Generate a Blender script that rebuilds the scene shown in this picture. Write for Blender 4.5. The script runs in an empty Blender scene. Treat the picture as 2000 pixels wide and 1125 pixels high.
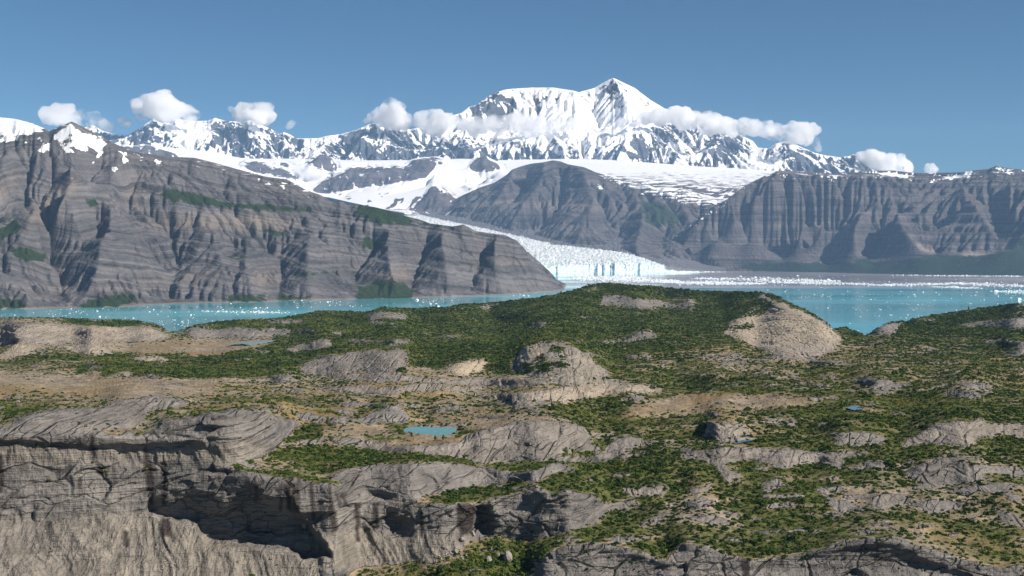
import bpy, math, random
import numpy as np
from mathutils import Vector

random.seed(7)
RNG = np.random.default_rng(11)
sc = bpy.context.scene
COL = sc.collection
H, HY, F = 420.0, 485.0, 2500.0          # camera height (m), horizon row and focal length in photo pixels

# ------------------------------------------------------------------ noise
_perm = np.random.default_rng(5).permutation(256).astype(np.int64)
_perm = np.concatenate([_perm, _perm])
_ang = np.random.default_rng(6).uniform(0, 2 * np.pi, 256)
_gx, _gy = np.cos(_ang).astype(np.float32), np.sin(_ang).astype(np.float32)

def perlin(x, y, seed=0):
    x = np.asarray(x, np.float64) + seed * 37.37
    y = np.asarray(y, np.float64) + seed * 17.91
    xi = np.floor(x).astype(np.int64); yi = np.floor(y).astype(np.int64)
    xf = (x - xi).astype(np.float32); yf = (y - yi).astype(np.float32)
    xi &= 255; yi &= 255
    u = xf * xf * xf * (xf * (xf * 6 - 15) + 10); v = yf * yf * yf * (yf * (yf * 6 - 15) + 10)
    xj = (xi + 1) & 255; yj = (yi + 1) & 255
    def g(a, b, dx, dy):
        h = _perm[_perm[a] + b]
        return _gx[h] * dx + _gy[h] * dy
    n00 = g(xi, yi, xf, yf); n10 = g(xj, yi, xf - 1, yf)
    n01 = g(xi, yj, xf, yf - 1); n11 = g(xj, yj, xf - 1, yf - 1)
    a = n00 + u * (n10 - n00); b = n01 + u * (n11 - n01)
    return (a + v * (b - a)) * 1.5

def fbm(x, y, o=4, seed=0, gain=0.5, lac=2.03):
    r = 0; a = 1.0; s = 0
    for k in range(o):
        r = r + a * perlin(x, y, seed + k * 3); s += a
        x = x * lac; y = y * lac; a *= gain
    return r / s * 1.25

def ridged(x, y, o=4, seed=0, gain=0.5, lac=2.03):
    r = 0; a = 1.0; s = 0
    for k in range(o):
        r = r + a * (1 - np.abs(perlin(x, y, seed + k * 3)) * 1.6); s += a
        x = x * lac; y = y * lac; a *= gain
    return r / s

def sstep(a, b, x):
    t = np.clip((x - a) / (b - a), 0, 1)
    return t * t * (3 - 2 * t)

# ------------------------------------------------------------------ rasters laid over the terrain (photo pixel rays -> ground masks)
RX0, RX1, RY0, RY1, RS = -330, 2340, 100, 1190, 2.0
rnx, rny = int((RX1 - RX0) / RS) + 1, int((RY1 - RY0) / RS) + 1
RXX, RYY = np.meshgrid(RX0 + RS * np.arange(rnx), RY0 + RS * np.arange(rny))

def inpoly(poly, X=None, Y=None):
    X = RXX if X is None else X; Y = RYY if Y is None else Y
    out = np.zeros(X.shape, bool)
    P = np.array(poly, float)
    x0, y0 = P[-1]
    for x1, y1 in P:
        if y0 != y1:
            c = ((y1 > Y) != (y0 > Y)) & (X < (x0 - x1) * (Y - y1) / (y0 - y1) + x1)
            out ^= c
        x0, y0 = x1, y1
    return out

def blur(a, r, it=3):
    r = int(round(r))
    if r < 1: return a
    for _ in range(it):
        for ax in (0, 1):
            p = np.pad(a, [(r + 1, r) if k == ax else (0, 0) for k in range(2)], mode='edge')
            c = np.cumsum(p, axis=ax, dtype=np.float64)
            n = a.shape[ax]; w = 2 * r + 1
            a = (np.take(c, np.arange(w, w + n), axis=ax) - np.take(c, np.arange(0, n), axis=ax)) / w
    return a

def raster(polys, b=0):
    m = np.zeros(RXX.shape)
    for p in polys: m[inpoly(p)] = 1
    return blur(m, b) if b else m

def samp(m, px, py):
    fx = np.clip((px - RX0) / RS, 0, rnx - 1.001); fy = np.clip((py - RY0) / RS, 0, rny - 1.001)
    ix = fx.astype(int); iy = fy.astype(int); dx = fx - ix; dy = fy - iy
    return (m[iy, ix] * (1 - dx) * (1 - dy) + m[iy, ix + 1] * dx * (1 - dy) + m[iy + 1, ix] * (1 - dx) * dy + m[iy + 1, ix + 1] * dx * dy)

def wsamp(m, px, py, amp=5, fr=1 / 22.0, seed=3):
    return samp(m, px + amp * fbm(px * fr, py * fr, 3, seed), py + amp * 0.7 * fbm(px * fr, py * fr, 3, seed + 20))

def lerpline(pts, x):
    P = np.array(sorted(pts), float)
    return np.interp(x, P[:, 0], P[:, 1])

# ------------------------------------------------------------------ meshes and materials
def tag(o, label=None, cat=None, group=None, kind=None):
    if label: o['label'] = label
    if cat: o['category'] = cat
    if group: o['group'] = group
    if kind: o['kind'] = kind
    return o

def mesh_obj(name, V, faces, k, mat=None, parent=None, smooth=True, attrs=None):
    """V (n,3); faces flat int array, k corners per face"""
    me = bpy.data.meshes.new(name)
    V = np.ascontiguousarray(V, np.float32); faces = np.ascontiguousarray(faces, np.int32).ravel()
    nf = len(faces) // k
    me.vertices.add(len(V)); me.vertices.foreach_set('co', V.ravel())
    me.loops.add(len(faces)); me.loops.foreach_set('vertex_index', faces)
    me.polygons.add(nf); me.polygons.foreach_set('loop_start', np.arange(nf, dtype=np.int32) * k)
    if attrs:
        for an, av in attrs.items():
            a = me.attributes.new(an, 'FLOAT', 'POINT'); a.data.foreach_set('value', np.ascontiguousarray(av, np.float32).ravel())
    me.polygons.foreach_set('use_smooth', np.full(nf, smooth))
    me.update(calc_edges=True)
    if mat: me.materials.append(mat)
    o = bpy.data.objects.new(name, me); COL.objects.link(o)
    if parent: o.parent = parent
    return o

def grid_faces(ny, nx, flip=False):
    i = np.arange((ny - 1) * nx).reshape(ny - 1, nx)[:, :-1]
    f = np.stack([i, i + 1, i + nx + 1, i + nx], -1)
    return f[..., ::-1] if flip else f

def grid_obj(name, X, Y, Z, mat, attrs=None, flip=False):
    V = np.stack([X, Y, Z], -1).reshape(-1, 3)
    return mesh_obj(name, V, grid_faces(*X.shape, flip=flip), 4, mat, attrs=attrs)

class NT:
    def __init__(self, name):
        self.m = bpy.data.materials.new(name); self.m.use_nodes = True
        self.t = self.m.node_tree; self.t.nodes.clear()
        self.out = self.n('ShaderNodeOutputMaterial')
    def n(self, typ, **kw):
        nd = self.t.nodes.new(typ)
        for k, v in kw.items(): setattr(nd, k, v)
        return nd
    def l(self, a, b): self.t.links.new(a, b)
    def set(self, sock, v):
        if hasattr(v, 'is_output') or isinstance(v, bpy.types.NodeSocket): self.l(v, sock)
        else:
            if isinstance(v, tuple) and len(v) == 3 and sock.type == 'RGBA': v = (*v, 1)
            sock.default_value = v
    def attr(self, name): return self.n('ShaderNodeAttribute', attribute_name=name).outputs['Fac']
    def pos(self): return self.n('ShaderNodeNewGeometry').outputs['Position']
    def math(self, op, a, b=0.0, c=0.0, clamp=False):
        nd = self.n('ShaderNodeMath', operation=op, use_clamp=clamp)
        for i, v in enumerate((a, b, c)): self.set(nd.inputs[i], v)
        return nd.outputs[0]
    def mapping(self, vec, scale=(1, 1, 1), rot=(0, 0, 0)):
        nd = self.n('ShaderNodeMapping'); self.l(vec, nd.inputs['Vector'])
        nd.inputs['Scale'].default_value = scale; nd.inputs['Rotation'].default_value = rot
        return nd.outputs[0]
    def noise(self, vec, scale, detail=4, rough=0.55, dist=0.0, col=False):
        nd = self.n('ShaderNodeTexNoise'); self.l(vec, nd.inputs['Vector'])
        nd.inputs['Scale'].default_value = scale; nd.inputs['Detail'].default_value = detail
        nd.inputs['Roughness'].default_value = rough; nd.inputs['Distortion'].default_value = dist
        return nd.outputs[1 if col else 0]
    def ramp(self, fac, stops, interp='LINEAR'):
        nd = self.n('ShaderNodeValToRGB'); self.set(nd.inputs[0], fac)
        cr = nd.color_ramp; cr.interpolation = interp
        while len(cr.elements) < len(stops): cr.elements.new(0.5)
        for e, (p, c) in zip(cr.elements, stops):
            e.position = p; e.color = (*c, 1) if isinstance(c, tuple) else (c, c, c, 1)
        return nd.outputs[0]
    def mix(self, f, a, b, blend='MIX'):
        nd = self.n('ShaderNodeMix', data_type='RGBA', blend_type=blend)
        self.set(nd.inputs[0], f); self.set(nd.inputs[6], a); self.set(nd.inputs[7], b)
        return nd.outputs[2]
    def maprange(self, v, a, b, c=0.0, d=1.0):
        nd = self.n('ShaderNodeMapRange'); self.set(nd.inputs[0], v)
        for i, x in enumerate((a, b, c, d)): nd.inputs[i + 1].default_value = x
        return nd.outputs[0]
    def bump(self, h, strength, dist):
        nd = self.n('ShaderNodeBump'); self.l(h, nd.inputs['Height'])
        nd.inputs['Strength'].default_value = strength; nd.inputs['Distance'].default_value = dist
        return nd.outputs[0]
    def pbsdf(self, col, rough=0.9, normal=None, spec=0.2, **kw):
        p = self.n('ShaderNodeBsdfPrincipled')
        self.set(p.inputs['Base Color'], col); self.set(p.inputs['Roughness'], rough)
        self.set(p.inputs['Specular IOR Level'], spec)
        if normal is not None: self.l(normal, p.inputs['Normal'])
        for k, v in kw.items(): self.set(p.inputs[k.replace('_', ' ')], v)
        self.l(p.outputs[0], self.out.inputs['Surface'])
        return p

# ------------------------------------------------------------------ heightfield tools
def erode(z, dx, dy, iters, K, m=0.5, kd=0.02, hard=None, rng=None):
    """stream-power erosion: every cell drains to its steepest neighbour, cut by catchment and slope"""
    ny, nx = z.shape; n = ny * nx
    offs = [(-1, 0), (1, 0), (0, -1), (0, 1), (-1, -1), (-1, 1), (1, -1), (1, 1)]
    idx = np.arange(n).reshape(ny, nx)
    ip = np.pad(idx, 1, mode='edge')
    rng = rng or np.random.default_rng(1)
    kk = K if hard is None else K * hard
    steps = int(np.ceil(np.log2(ny + nx)))
    for it in range(iters):
        zj = z + rng.normal(0, 0.02 * dx, z.shape)
        zp = np.pad(zj, 1, mode='edge')
        best = np.zeros((ny, nx)); rec = np.full((ny, nx), n)
        for a, b in offs:
            d = math.hypot(a * dy, b * dx)
            s = (zj - zp[1 + a:1 + a + ny, 1 + b:1 + b + nx]) / d
            k = s > best
            best[k] = s[k]; rec[k] = ip[1 + a:1 + a + ny, 1 + b:1 + b + nx][k]
        P = np.append(rec.ravel(), n); S = np.append(np.full(n, dx * dy), 0.0)
        for _ in range(steps):
            S = S + np.bincount(P, S, n + 1); S[n] = 0
            P = P[P]
        A = S[:n].reshape(ny, nx)
        dz = kk * A ** m * best
        dz = np.minimum(dz, 0.35 * best * dx)
        z = z - dz
        zp = np.pad(z, 1, mode='edge')
        z = z + kd * (zp[2:, 1:-1] + zp[:-2, 1:-1] + zp[1:-1, 2:] + zp[1:-1, :-2] - 4 * z)
    return z

def resize(a, ny, nx):
    y = np.linspace(0, a.shape[0] - 1, ny); x = np.linspace(0, a.shape[1] - 1, nx)
    iy = np.minimum(y.astype(int), a.shape[0] - 2); ix = np.minimum(x.astype(int), a.shape[1] - 2)
    dy = (y - iy)[:, None]; dx = (x - ix)[None]
    return (a[iy][:, ix] * (1 - dy) * (1 - dx) + a[iy][:, ix + 1] * (1 - dy) * dx + a[iy + 1][:, ix] * dy * (1 - dx) + a[iy + 1][:, ix + 1] * dy * dx)

def membrane(fix, val, wt=None):
    """fill a grid between fixed cells, coarse to fine"""
    ny, nx = fix.shape
    sizes = [(ny, nx)]
    while min(sizes[-1]) > 12: sizes.append((sizes[-1][0] // 2, sizes[-1][1] // 2))
    z = None
    yy, xx = np.nonzero(fix); vv = val[yy, xx]
    for (a, b) in reversed(sizes):
        ci = np.minimum((yy * a) // ny, a - 1) * b + np.minimum((xx * b) // nx, b - 1)
        cnt = np.bincount(ci, minlength=a * b).reshape(a, b)
        s = np.bincount(ci, vv, a * b).reshape(a, b)
        k = cnt > 0; v = np.where(k, s / np.maximum(cnt, 1), 0)
        z = np.full((a, b), vv.mean()) if z is None else resize(z, a, b)
        for _ in range(120 if a * b < 40000 else 50):
            z[k] = v[k]
            zp = np.pad(z, 1, mode='edge')
            z = 0.25 * (zp[2:, 1:-1] + zp[:-2, 1:-1] + zp[1:-1, 2:] + zp[1:-1, :-2])
        z[k] = v[k]
    return z

class Layer:
    """a massif as a heightfield on a grid of sight columns (px) and distance (Y)"""
    def __init__(s, px0, px1, dpx, y0, y1, dy):
        s.px = np.arange(px0, px1 + 0.1, dpx); s.Y = np.arange(y0, y1 + 0.1, dy)
        s.nx, s.ny = len(s.px), len(s.Y); s.dY = dy
        s.PX, s.YY = np.meshgrid(s.px, s.Y); s.XX = (s.PX - 1000) / F * s.YY
        s.fix = np.zeros((s.ny, s.nx), bool); s.val = np.zeros((s.ny, s.nx))
    def cell(s, px, Y):
        return (np.clip(np.rint((Y - s.Y[0]) / s.dY).astype(int), 0, s.ny - 1), np.clip(np.rint((px - s.px[0]) / (s.px[1] - s.px[0])).astype(int), 0, s.nx - 1))
    def put(s, px, py, Y):
        z = H + (HY - py) / F * Y
        iy, ix = s.cell(px, Y); s.fix[iy, ix] = True; s.val[iy, ix] = z
    def line(s, pts):
        P = np.array(pts, float)
        n = 900
        t = np.linspace(0, len(P) - 1, n); k = np.arange(len(P))
        s.put(np.interp(t, k, P[:, 0]), np.interp(t, k, P[:, 1]), np.interp(t, k, P[:, 2]))
    def face(s, pts, off, tanbase, tancrest, ybase, ycrest, g=1.0):
        """a spur (off < 0) or gully (off > 0) traced down a face"""
        P = np.array(pts, float); t = np.linspace(0, len(P) - 1, 400); k = np.arange(len(P))
        px = np.interp(t, k, P[:, 0]); py = np.interp(t, k, P[:, 1])
        b = tanbase(px); c = tancrest(px)
        f = np.clip((b - py) / np.maximum(b - c, 1), 0, 1) ** g
        Y = ybase(px) + f * (ycrest(px) - ybase(px))
        e = np.sin(np.pi * np.clip(np.linspace(0.08, 0.92, 400), 0, 1)) ** 0.5
        s.put(px, py, Y + off * 1.5 * e)
    def tomesh(s, z):
        return s.XX, s.YY, z
    def rows(s, z): return HY - (z - H) / s.YY * F
    def slope(s, z):
        gy, gx = np.gradient(z); return np.hypot(gy / s.dY, gx / (s.px[1] - s.px[0]) * F / s.YY)
    def silhouette(s, z, target, yb, yc, it=2):
        T = (HY - target) / F
        for _ in range(it):
            a = (z - H) / s.YY; k = a.argmax(0); yk = s.Y[k]
            c = (T - a.max(0)) * yk
            w = sstep(0, 1, (s.YY - yb[None]) / np.maximum(yk - yb, 1)[None])
            z = z + c[None] * w
        return z

def terrace(z, zs, amt, spacing, seed, sharp=0.75):
    """strata: steps cut by harder beds, spacing (m) irregular"""
    r = np.random.default_rng(seed)
    lv = np.cumsum(r.uniform(0.45, 1.6, 200) * spacing) - 60 * spacing
    i = np.clip(np.searchsorted(lv, zs) - 1, 0, len(lv) - 2)
    lo = lv[i]; hi = lv[i + 1]; t = (zs - lo) / (hi - lo)
    t2 = np.where(t < sharp, t * 0.35 / sharp, 0.35 + (t - sharp) / (1 - sharp) * 0.65)
    return z + amt * ((lo + t2 * (hi - lo)) - zs), t, i

def shoreY(py): return H * F / (py - HY)

# ================================================================== MATERIALS of the massifs
def rock_snow_mat(name, c_dark, c_lite, c_tan, veg_col, band_scale, bump_d, snow_scale=160.0, snow_n=0.8, snow_col=(0.86, 0.87, 0.88)):
    t = NT(name)
    pos = t.pos()
    zs = t.attr('strat'); snow = t.attr('snow'); veg = t.attr('veg'); tan = t.attr('tan')
    sep = t.n('ShaderNodeSeparateXYZ'); t.l(pos, sep.inputs[0])
    n1 = t.noise(pos, 1 / 420.0, 6, 0.62)
    # bedding: bands follow the strata height carried by the mesh
    cmb = t.n('ShaderNodeCombineXYZ')
    t.l(t.math('MULTIPLY', sep.outputs[0], 1 / 2600.0), cmb.inputs[0]); t.l(t.math('MULTIPLY', sep.outputs[1], 1 / 2600.0), cmb.inputs[1])
    t.l(t.math('MULTIPLY', zs, 1 / band_scale), cmb.inputs[2])
    b1 = t.noise(cmb.outputs[0], 1.0, 5, 0.7)
    cmb2 = t.n('ShaderNodeCombineXYZ')
    t.l(t.math('MULTIPLY', sep.outputs[0], 1 / 55.0), cmb2.inputs[0]); t.l(t.math('MULTIPLY', sep.outputs[1], 1 / 55.0), cmb2.inputs[1])
    t.l(t.math('MULTIPLY', sep.outputs[2], 1 / 420.0), cmb2.inputs[2])
    rill = t.noise(cmb2.outputs[0], 1.0, 5, 0.6, 0.4)
    f = t.math('ADD', t.math('MULTIPLY', b1, 0.90), t.math('MULTIPLY', n1, 0.42))
    f = t.math('ADD', f, t.math('MULTIPLY', t.math('SUBTRACT', rill, 0.5), 0.25))
    rock = t.mix(t.maprange(f, 0.46, 0.80), c_dark, c_lite)
    cmb3 = t.n('ShaderNodeCombineXYZ'); t.l(t.math('MULTIPLY', sep.outputs[0], 1 / 3500.0), cmb3.inputs[0]); t.l(t.math('MULTIPLY', zs, 1 / (band_scale * 2.3)), cmb3.inputs[2])
    seam = t.noise(cmb3.outputs[0], 1.0, 3, 0.6)
    rock = t.mix(t.math('MULTIPLY', t.maprange(seam, 0.56, 0.62), t.maprange(n1, 0.42, 0.62, 0.05, 0.75)), rock, tuple(v * 0.75 for v in c_dark))
    rock = t.mix(t.math('MULTIPLY', tan, 0.6, clamp=True), rock, c_tan)
    vn = t.noise(pos, 1 / 90.0, 5, 0.65)
    vm = t.maprange(t.math('ADD', veg, t.math('MULTIPLY', t.math('SUBTRACT', vn, 0.5), 0.9)), 0.45, 0.6)
    vcol = t.mix(t.noise(pos, 1 / 35.0, 4), tuple(c * 0.6 for c in veg_col), tuple(c * 1.5 for c in veg_col))
    c = t.mix(vm, rock, vcol)
    sn = t.noise(pos, 1 / snow_scale, 6, 0.66)
    sm = t.maprange(t.math('ADD', snow, t.math('MULTIPLY', t.math('SUBTRACT', sn, 0.5), snow_n)), 0.46, 0.54)
    c = t.mix(sm, c, snow_col)
    h = t.math('ADD', t.math('MULTIPLY', b1, 0.6), t.math('ADD', t.math('MULTIPLY', rill, 0.9), t.math('MULTIPLY', n1, 0.8)))
    h = t.math('MULTIPLY', h, t.math('SUBTRACT', 1.0, t.math('MULTIPLY', sm, 0.8)))
    nrm = t.bump(h, 0.85, bump_d)
    t.pbsdf(c, t.mix(sm, (0.95,) * 3, (0.6,) * 3), nrm, 0.12)
    return t.m

# ================================================================== 1. banded mountain across the water (left)
def build_banded_mountain():
    L = Layer(-330, 1122, 2.4, 8000, 15200, 13)
    crest = [(-330, 215), (-100, 225), (0, 229), (30, 232), (60, 240), (85, 250), (95, 256), (105, 252), (140, 237), (170, 252), (200, 268), (245, 290), (262, 296), (330, 306), (380, 308), (420, 318), (470, 332), (520, 345), (560, 350), (600, 372), (625, 380), (650, 395), (665, 392), (680, 400), (705, 400), (730, 404), (760, 411), (800, 424), (815, 427), (840, 436), (885, 442), (905, 438), (930, 451), (960, 455), (985, 458), (1010, 470), (1030, 490), (1050, 508), (1070, 526), (1090, 546), (1110, 563), (1122, 572)]
    shore = [(-330, 613), (0, 604), (100, 602), (240, 600), (300, 595), (400, 592), (500, 590), (550, 588), (700, 584), (800, 582), (900, 579), (1000, 575), (1060, 571), (1110, 567), (1122, 566)]
    ycr = [(-330, 13500), (0, 12600), (140, 12200), (300, 12900), (450, 13100), (600, 12900), (800, 12600), (900, 12500), (1000, 12600), (1060, 12750), (1110, 12900), (1122, 12950)]
    base = lambda x: lerpline(shore, x); tc = lambda x: lerpline(crest, x); yc = lambda x: lerpline(ycr, x)
    yb = lambda x: np.minimum(shoreY(base(x)), yc(x) - 60)
    px = L.px
    L.put(px, base(px), yb(px)); L.put(px, tc(px), yc(px))
    iy, ix = L.cell(px, yb(px) - 300); L.fix[iy, ix] = True; L.val[iy, ix] = -40
    L.fix[0] = True; L.val[0] = -60; L.fix[-1] = True; L.val[-1] = np.interp(px, [-330, 300, 900, 1122], [700, 700, 250, -20])
    fc = dict(tanbase=base, tancrest=tc, ybase=yb, ycrest=yc)
    spurs = [([(150, 300), (140, 340), (115, 365), (85, 400), (60, 425), (45, 450)], -260),
             ([(245, 296), (235, 330), (225, 370), (215, 400), (205, 440), (195, 480), (180, 540)], -220),
             ([(330, 310), (335, 360), (345, 410)], -120), ([(20, 290), (10, 340), (0, 400)], -200),
             ([(60, 560), (55, 590)], -120), ([(285, 440), (270, 500), (250, 560)], -160),
             ([(400, 380), (420, 430), (430, 500), (440, 560)], -140), ([(480, 470), (490, 520), (490, 570)], -160),
             ([(600, 450), (600, 520), (610, 570)], -170), ([(660, 400), (650, 430), (640, 470)], -90),
             ([(750, 420), (760, 470), (770, 530), (775, 565)], -170), ([(860, 445), (870, 500), (880, 555)], -150),
             ([(960, 458), (968, 510), (985, 560)], -150)]
    gul = [([(200, 300), (170, 350), (150, 385), (140, 405), (124, 440), (105, 460), (88, 495), (105, 510), (120, 525), (124, 545), (113, 570), (100, 595)], 330),
           ([(60, 300), (55, 340), (40, 375), (15, 410), (-10, 440)], 180), ([(268, 340), (252, 370), (245, 395), (248, 420)], 130),
           ([(335, 440), (340, 474), (346, 500), (345, 525), (333, 555), (330, 575), (334, 588)], 230),
           ([(520, 455), (530, 490), (555, 505), (548, 540), (541, 575)], 220), ([(460, 440), (455, 470), (450, 500)], 100),
           ([(740, 465), (722, 496), (690, 530), (705, 560)], 240), ([(835, 445), (825, 480), (815, 520), (803, 545), (808, 570)], 190),
           ([(915, 440), (950, 462), (945, 500), (930, 530), (915, 562)], 200), ([(190, 430), (195, 460), (200, 480)], 90)]
    for p, o in spurs: L.face(p, o, **fc)
    for p, o in gul: L.face(p, o, **fc)
    z = membrane(L.fix, L.val)
    X, Y = L.XX, L.YY
    rel = sstep(0, 1, (Y - yb(px)[None]) / 500)
    z = z + rel * (75 * fbm(X / 700, Y / 700, 4, 3) + 12 * ridged(X / 240, Y / 240, 3, 9) - 6)
    dx = 2.4 / F * 10800
    hard = 0.5 + 1.0 * sstep(-0.3, 0.4, perlin((z + 0.15 * X) / 75, X / 5000, 31))
    z0 = z
    z = resize(erode(resize(z, L.ny // 2, L.nx // 2), dx * 2, L.dY * 2, 34, 0.024, 0.48, 0.02, resize(hard, L.ny // 2, L.nx // 2)), L.ny, L.nx)
    z = erode(z, dx, L.dY, 22, 0.022, 0.48, 0.02, hard)
    warp = 60 * fbm(X / 1500, Y / 1500, 3, 41) + 16 * fbm(X / 260, Y / 260, 3, 42) + 230 * sstep(-3000, -4300, X) * fbm(X / 900, Y / 900, 2, 44)
    zs = z + 0.155 * X + warp
    sl = L.slope(z)
    big, t1, i1 = terrace(z, zs, 0.85 * rel * sstep(0.1, 0.4, sl) * sstep(1150, 750, z), 105, 3, 0.62)
    z2, t2, i2 = terrace(big, big + 0.155 * X + warp, 0.7 * rel * sstep(0.1, 0.4, sl), 30, 4, 0.6)
    z2 = L.silhouette(z2, tc(px), yb(px), None)
    shoremask = Y < yb(px)[None]
    z2 = np.where(shoremask, np.minimum(z2, -2 - (yb(px)[None] - Y) * 0.05), np.maximum(z2, 1.0 + 0.02 * (Y - yb(px)[None])))
    z2 = erode(z2, dx, L.dY, 6, 0.02, 0.48, 0.008)
    z2 = z2 + rel * 9 * (ridged((X + 40 * fbm(X / 150, z2 / 150, 2, 48)) / 75, z2 / 420, 3, 47) - 0.55) * sstep(0.2, 0.5, sl)
    nose = sstep(1112, 1080, L.PX); z2 = np.where(z2 > 0, z2 * nose - 5 * (1 - nose), z2)
    R = L.rows(z2); PX = L.PX
    sl = blur(L.slope(z2), 1, 1)
    snowp = raster([[(-330, 222), (0, 226), (40, 230), (88, 250), (75, 258), (40, 266), (38, 276), (0, 279), (-330, 300)],
                    [(104, 264), (120, 250), (138, 240), (150, 252), (205, 272), (212, 284), (195, 290), (160, 298), (130, 300), (116, 288), (106, 276)],
                    [(192, 288), (206, 297), (186, 320), (168, 342), (166, 338), (184, 310)], [(226, 290), (246, 296), (254, 318), (233, 319), (240, 304)],
                    [(44, 274), (60, 271), (66, 282), (46, 284)], [(70, 265), (84, 268), (96, 280), (110, 289), (94, 300), (66, 298), (82, 290)],
                    [(266, 306), (280, 312), (270, 315)], [(300, 310), (318, 313), (304, 322)], [(218, 328), (238, 326), (224, 340)],
                    [(515, 354), (532, 357), (528, 362)], [(548, 366), (562, 360), (557, 371)], [(500, 345), (512, 350), (505, 356)]], 1)
    vegp = raster([[(300, 380), (340, 370), (400, 383), (450, 394), (520, 398), (560, 404), (640, 402), (600, 416), (520, 414), (440, 408), (400, 402), (330, 392)],
                   [(685, 402), (720, 398), (760, 405), (818, 428), (800, 438), (750, 441), (705, 425)], [(155, 396), (176, 384), (205, 412), (180, 408)],
                   [(45, 418), (36, 455), (8, 466), (-20, 500), (-60, 480), (0, 448)], [(18, 480), (70, 486), (102, 508), (60, 512), (22, 500)], [(110, 492), (130, 500), (125, 515), (104, 510)],
                   [(-330, 560), (-100, 575), (0, 580), (60, 592), (95, 600), (-330, 615)], [(100, 600), (170, 588), (200, 578), (262, 574), (272, 592), (190, 603)],
                   [(540, 572), (620, 578), (640, 586), (540, 590)], [(555, 528), (650, 529), (690, 543), (640, 540), (560, 538)], [(700, 560), (730, 555), (800, 562), (812, 584), (690, 587)],
                   [(720, 542), (800, 548), (800, 556), (730, 552)], [(440, 572), (520, 575), (530, 590), (440, 590)], [(810, 420), (900, 440), (960, 455), (890, 447), (830, 440)],
                   [(340, 455), (360, 452), (356, 468), (338, 466)], [(510, 442), (560, 450), (570, 465), (520, 458)], [(690, 455), (740, 475), (770, 490), (720, 490)]], 3)
    tanp = raster([[(-60, 400), (10, 360), (40, 330), (30, 350), (-20, 420)], [(60, 420), (90, 398), (130, 355), (150, 345), (148, 365), (125, 395), (110, 425), (90, 440)], [(252, 365), (272, 372), (262, 395), (250, 388)],
                   [(730, 535), (800, 525), (800, 545), (750, 545)], [(40, 470), (45, 430), (55, 425), (50, 450)], [(500, 535), (540, 540), (530, 555), (495, 552)], [(280, 430), (400, 425), (500, 420), (620, 440), (500, 445), (300, 440)]], 4)
    snow = wsamp(snowp, PX, R, 4, 1 / 14.0) * 1.1 + 0.62 * sstep(36, 6, R - tc(px)[None]) * sstep(0.15, 0.45, fbm(X / 150 + z2 / 60, z2 / 22, 4, 67)) * sstep(760, 600, PX)
    snow *= sstep(1.15, 0.75, sl) * 0.4 + 0.6
    flat = sstep(0.40, 0.24, sl)
    veg = wsamp(vegp, PX, R, 9, 1 / 16.0) * 1.0 + 0.80 * flat * sstep(900, 250, z2) * sstep(20, 50, z2) * sstep(-0.25, 0.25, fbm(X / 600, z2 / 200, 3, 49))
    tan = 0.8 * wsamp(tanp, PX, R, 6) + 0.2 * sstep(0.25, 0.6, fbm(X / 1300, z2 / 300, 3, 77))
    beach = sstep(9, 4, z2) * 0.9
    mat = rock_snow_mat('banded_grey_rock', (0.028, 0.030, 0.035), (0.160, 0.152, 0.156), (0.30, 0.24, 0.18), (0.022, 0.038, 0.015), 26.0, 34, snow_scale=95.0, snow_n=1.5)
    o = grid_obj('banded_mountain', X, Y, z2, mat, dict(strat=z2 + 0.155 * X + warp, snow=snow, veg=veg, tan=tan + beach))
    tag(o, 'grey layered mountain with gullies, snow patches and green benches above the turquoise inlet', 'mountain', kind='structure')

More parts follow.
